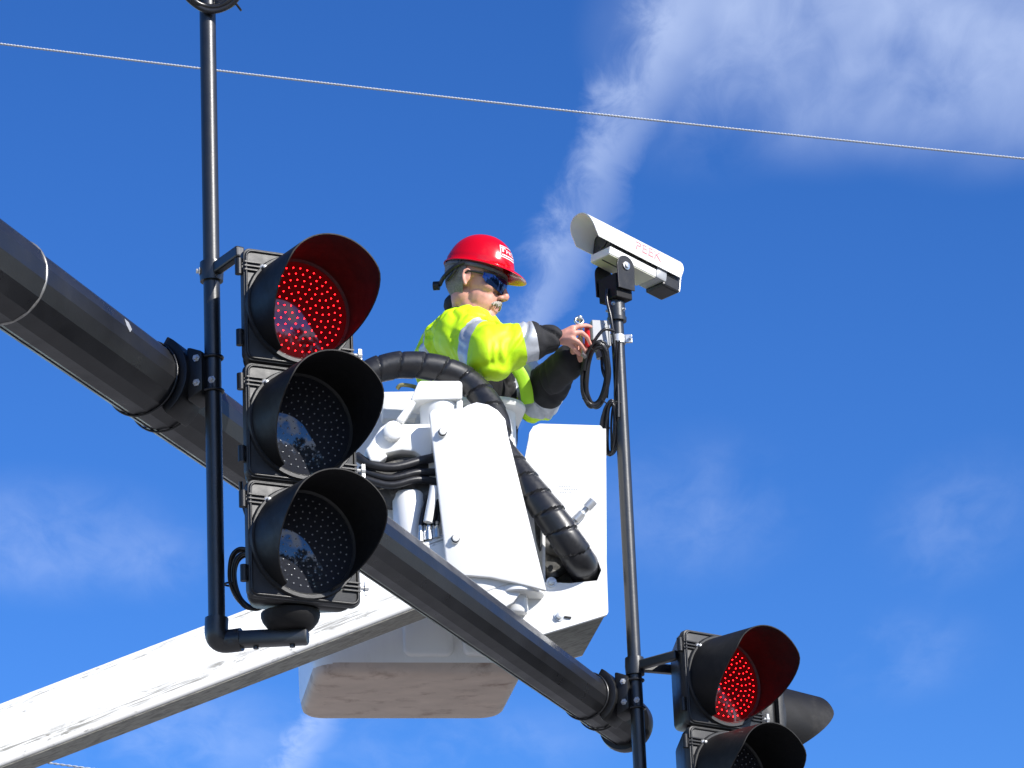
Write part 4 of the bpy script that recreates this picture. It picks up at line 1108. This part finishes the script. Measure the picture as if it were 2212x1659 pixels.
# --- sunglasses
def glasses():
    v = []; f = []; n = 40
    for lay, dr in ((0, 0.), (1, .0025)):
        for k in range(n+1):
            t = RAD(-76)+RAD(152)*k/n; c = abs(t)/RAD(76)
            x = .020+(.086+dr)*math.cos(t); y = (.0765+dr)*math.sin(t)
            top_ = .0255-.003*c*c; bot = -.025+.014*max(0, c-.15)**1.5*1.5 + (.012*math.exp(-(t/.10)**2))
            if c > .85: bot += (c-.85)/.15*.012
            for j in range(5): z = top_+(bot-top_)*j/4; v.append(HL(x+.002*math.sin(math.pi*j/4), y, z))
    S = (n+1)*5
    for k in range(n):
        for j in range(4):
            q = (k*5+j, k*5+j+1, (k+1)*5+j+1, (k+1)*5+j); f += [q, tuple(S+x for x in q)]
        f += [(k*5, (k+1)*5, S+(k+1)*5, S+k*5), (k*5+4, S+k*5+4, S+(k+1)*5+4, (k+1)*5+4)]
    for k in (0, n):
        for j in range(4): f.append((k*5+j, k*5+j+1, S+k*5+j+1, S+k*5+j))
    return G().add(v, f)
sg = build('sunglasses', glasses(), 'blue_mirror', person, smooth=50)
build('frame', tube([HL(.020+.0887*math.cos(t), .0792*math.sin(t), .0255-.003*(abs(t)/RAD(76))**2) for t in np.linspace(RAD(-76), RAD(76), 30)], .0028*HK, 8), 'black_plastic', sg, smooth=60)
for s_ in (-1, 1):
    build('temple', tube([HL(.042, s_*.077, .016), HL(.020, s_*.082, .015), HL(-.008, s_*.085, .013), HL(-.022, s_*.085, .002)], [.0065, .0055, .004, .003], 8), 'black_plastic', sg, smooth=60)
# --- hard hat
hax = (unit(hx+hz*.02), hy, unit(hz-hx*.02)); HC = HL(-.003, 0, .058)
RX, RY, HZ = .129, .099, .128
def helm(ph, th, off=0.):
    """ph from the front towards his right, th from crown (0) to rim (90)"""
    s, c = math.sin(th), math.cos(th)
    s = s**.92
    q = a3((RX*s*math.cos(ph)+.004, -RY*s*math.sin(ph), HZ*c))
    nn = unit(a3((s*math.cos(ph)/RX, -s*math.sin(ph)/RY, c/HZ))); q = q+nn*off
    return HC+hax[0]*q[0]+hax[1]*q[1]+hax[2]*q[2]
def helmet():
    v = []; f = []; n = 56; rows = []
    for i in range(1, 15): rows.append(('s', RAD(90)*i/14, 0.))
    def brim(ph, u, dz_):
        c = max(0., math.cos(ph)); w = .010+.048*c**2.2; flare = 1+0*u
        q = a3((RX*math.cos(ph)+.004, -RY*math.sin(ph), 0)); nn = unit(a3((math.cos(ph)/RX, -math.sin(ph)/RY, 0)))
        q = q+nn*w*u; q[2] = -.004*u-(.016*c**2+.003)*u*u+dz_
        return HC+hax[0]*q[0]+hax[1]*q[1]+hax[2]*q[2]
    allr = []
    for k_, th, _ in rows: allr.append([helm(2*math.pi*k/n, th, .003*math.exp(-((math.degrees(th)-84)/6)**2)) for k in range(n)])
    for u in (.25, .5, .75, .95): allr.append([brim(2*math.pi*k/n, u, 0.) for k in range(n)])
    allr.append([brim(2*math.pi*k/n, 1.03, -.0025) for k in range(n)])
    for u in (.95, .5, .1): allr.append([brim(2*math.pi*k/n, u, -.005) for k in range(n)])
    for i in range(13, 2, -2): allr.append([helm(2*math.pi*k/n, RAD(90)*i/14, -.006) for k in range(n)])
    v = [helm(0, 0)]+[p for r in allr for p in r]; m = len(allr)
    f = [(0, 1+k, 1+(k+1) % n) for k in range(n)]
    for i in range(m-1):
        for k in range(n): f.append((1+i*n+k, 1+i*n+(k+1) % n, 1+(i+1)*n+(k+1) % n, 1+(i+1)*n+k))
    f.append(tuple(1+(m-1)*n+k for k in range(n)))
    return G().add(v, f)
hat = build('hard_hat', helmet(), 'helmet_red', person, smooth=55)
# sticker: white-edged label with white lettering, on the front right
def stick(p, off=.0012):          # p: x to the right, y up, metres on the shell
    ph = RAD(24)-p[0]/.096; th = RAD(62)-p[1]/.105
    return helm(ph, th, off)
def strip(x0, y0, x1, y1, w, k=10):
    d = unit(a3((x1-x0, y1-y0, 0))); nrm = a3((-d[1], d[0], 0))*w/2; v = []; f = []
    for i in range(k+1):
        c = a3((x0+(x1-x0)*i/k, y0+(y1-y0)*i/k, 0)); v += [c+nrm, c-nrm]
        if i: f.append((2*i-2, 2*i-1, 2*i+1, 2*i))
    return G().add(v, f)
lab = G(); W2, H2 = .036, .021
for q in ((-W2, -H2, W2, -H2), (-W2, H2, W2, H2), (-W2, -H2, -W2, H2), (W2, -H2, W2, H2)): lab.join(strip(*q, .003))
for q in ((-.026, -.003, -.026, .015, .0075), (-.032, .013, -.012, .013, .006), (-.030, -.0135, .030, -.0135, .004)): lab.join(strip(*q))
for i, ch in enumerate('PRO'):
    t_ = text_mesh(ch, .022); lab.join(t_.moved(lambda p, i=i: p+a3((-.006+.015*i, .001, 0))))
build('helmet_label', lab.moved(stick), 'white_letter', hat, label='white lettering in a white frame')
build('ratchet_knob', cyl(HL(-.118, -.012, -.030), HL(-.138, -.012, -.034), .017, 16), 'black_plastic', hat, smooth=40)
build('ratchet_strap', tube(spline([HL(-.03, -.088, .040), HL(-.06, -.086, .018), HL(-.095, -.06, -.015), HL(-.116, -.015, -.028)], 6), .008, 8), 'black_plastic', hat, smooth=60)
build('chin_strap', tube(spline([HL(-.045, -.086, .045), HL(-.060, -.080, .0), HL(-.078, -.066, -.026)], 6), .006, 8), 'black_plastic', hat, smooth=60)
build('suspension_band', tube([HL(-.008+.105*math.cos(t), .083*math.sin(t), .040) for t in np.linspace(0, 2*math.pi, 33)[:-1]], .009, 8, closed=True), 'grey_cloth', hat, smooth=60)
# --- the tool in his hands
tl = thing('hand_tool', 'red and steel hand tool gripped by the worker beside the grey box', 'tool', PP(1262, 775, 14.51))
build('shaft', cyl(PP(1254, 690, 14.51), PP(1260, 768, 14.51), .0055, 12), 'steel', tl, smooth=40)
build('ring', torus(PP(1251, 693, 14.50), a3((.2, -1, .3)), .015, .0045, 24, 8), 'steel', tl, smooth=60)
build('knob', lathe([(.010, 0), (.012, .006), (.012, .014), (.006, .018)], PP(1252, 692, 14.51), EZ, 14), 'steel', tl, smooth=40)
build('grip', capsule(PP(1268, 708, 14.505), PP(1269, 744, 14.505), .010, .011), 'tool_red', tl, smooth=60)
build('jaw', box(PP(1276, 722, 14.52), (.012, .02, .055)), 'grime', tl, bevel=.003)
build('lower_lever', cyl(PP(1259, 766, 14.51), PP(1264, 771, 14.50), .008, 12), 'steel', tl, smooth=40)
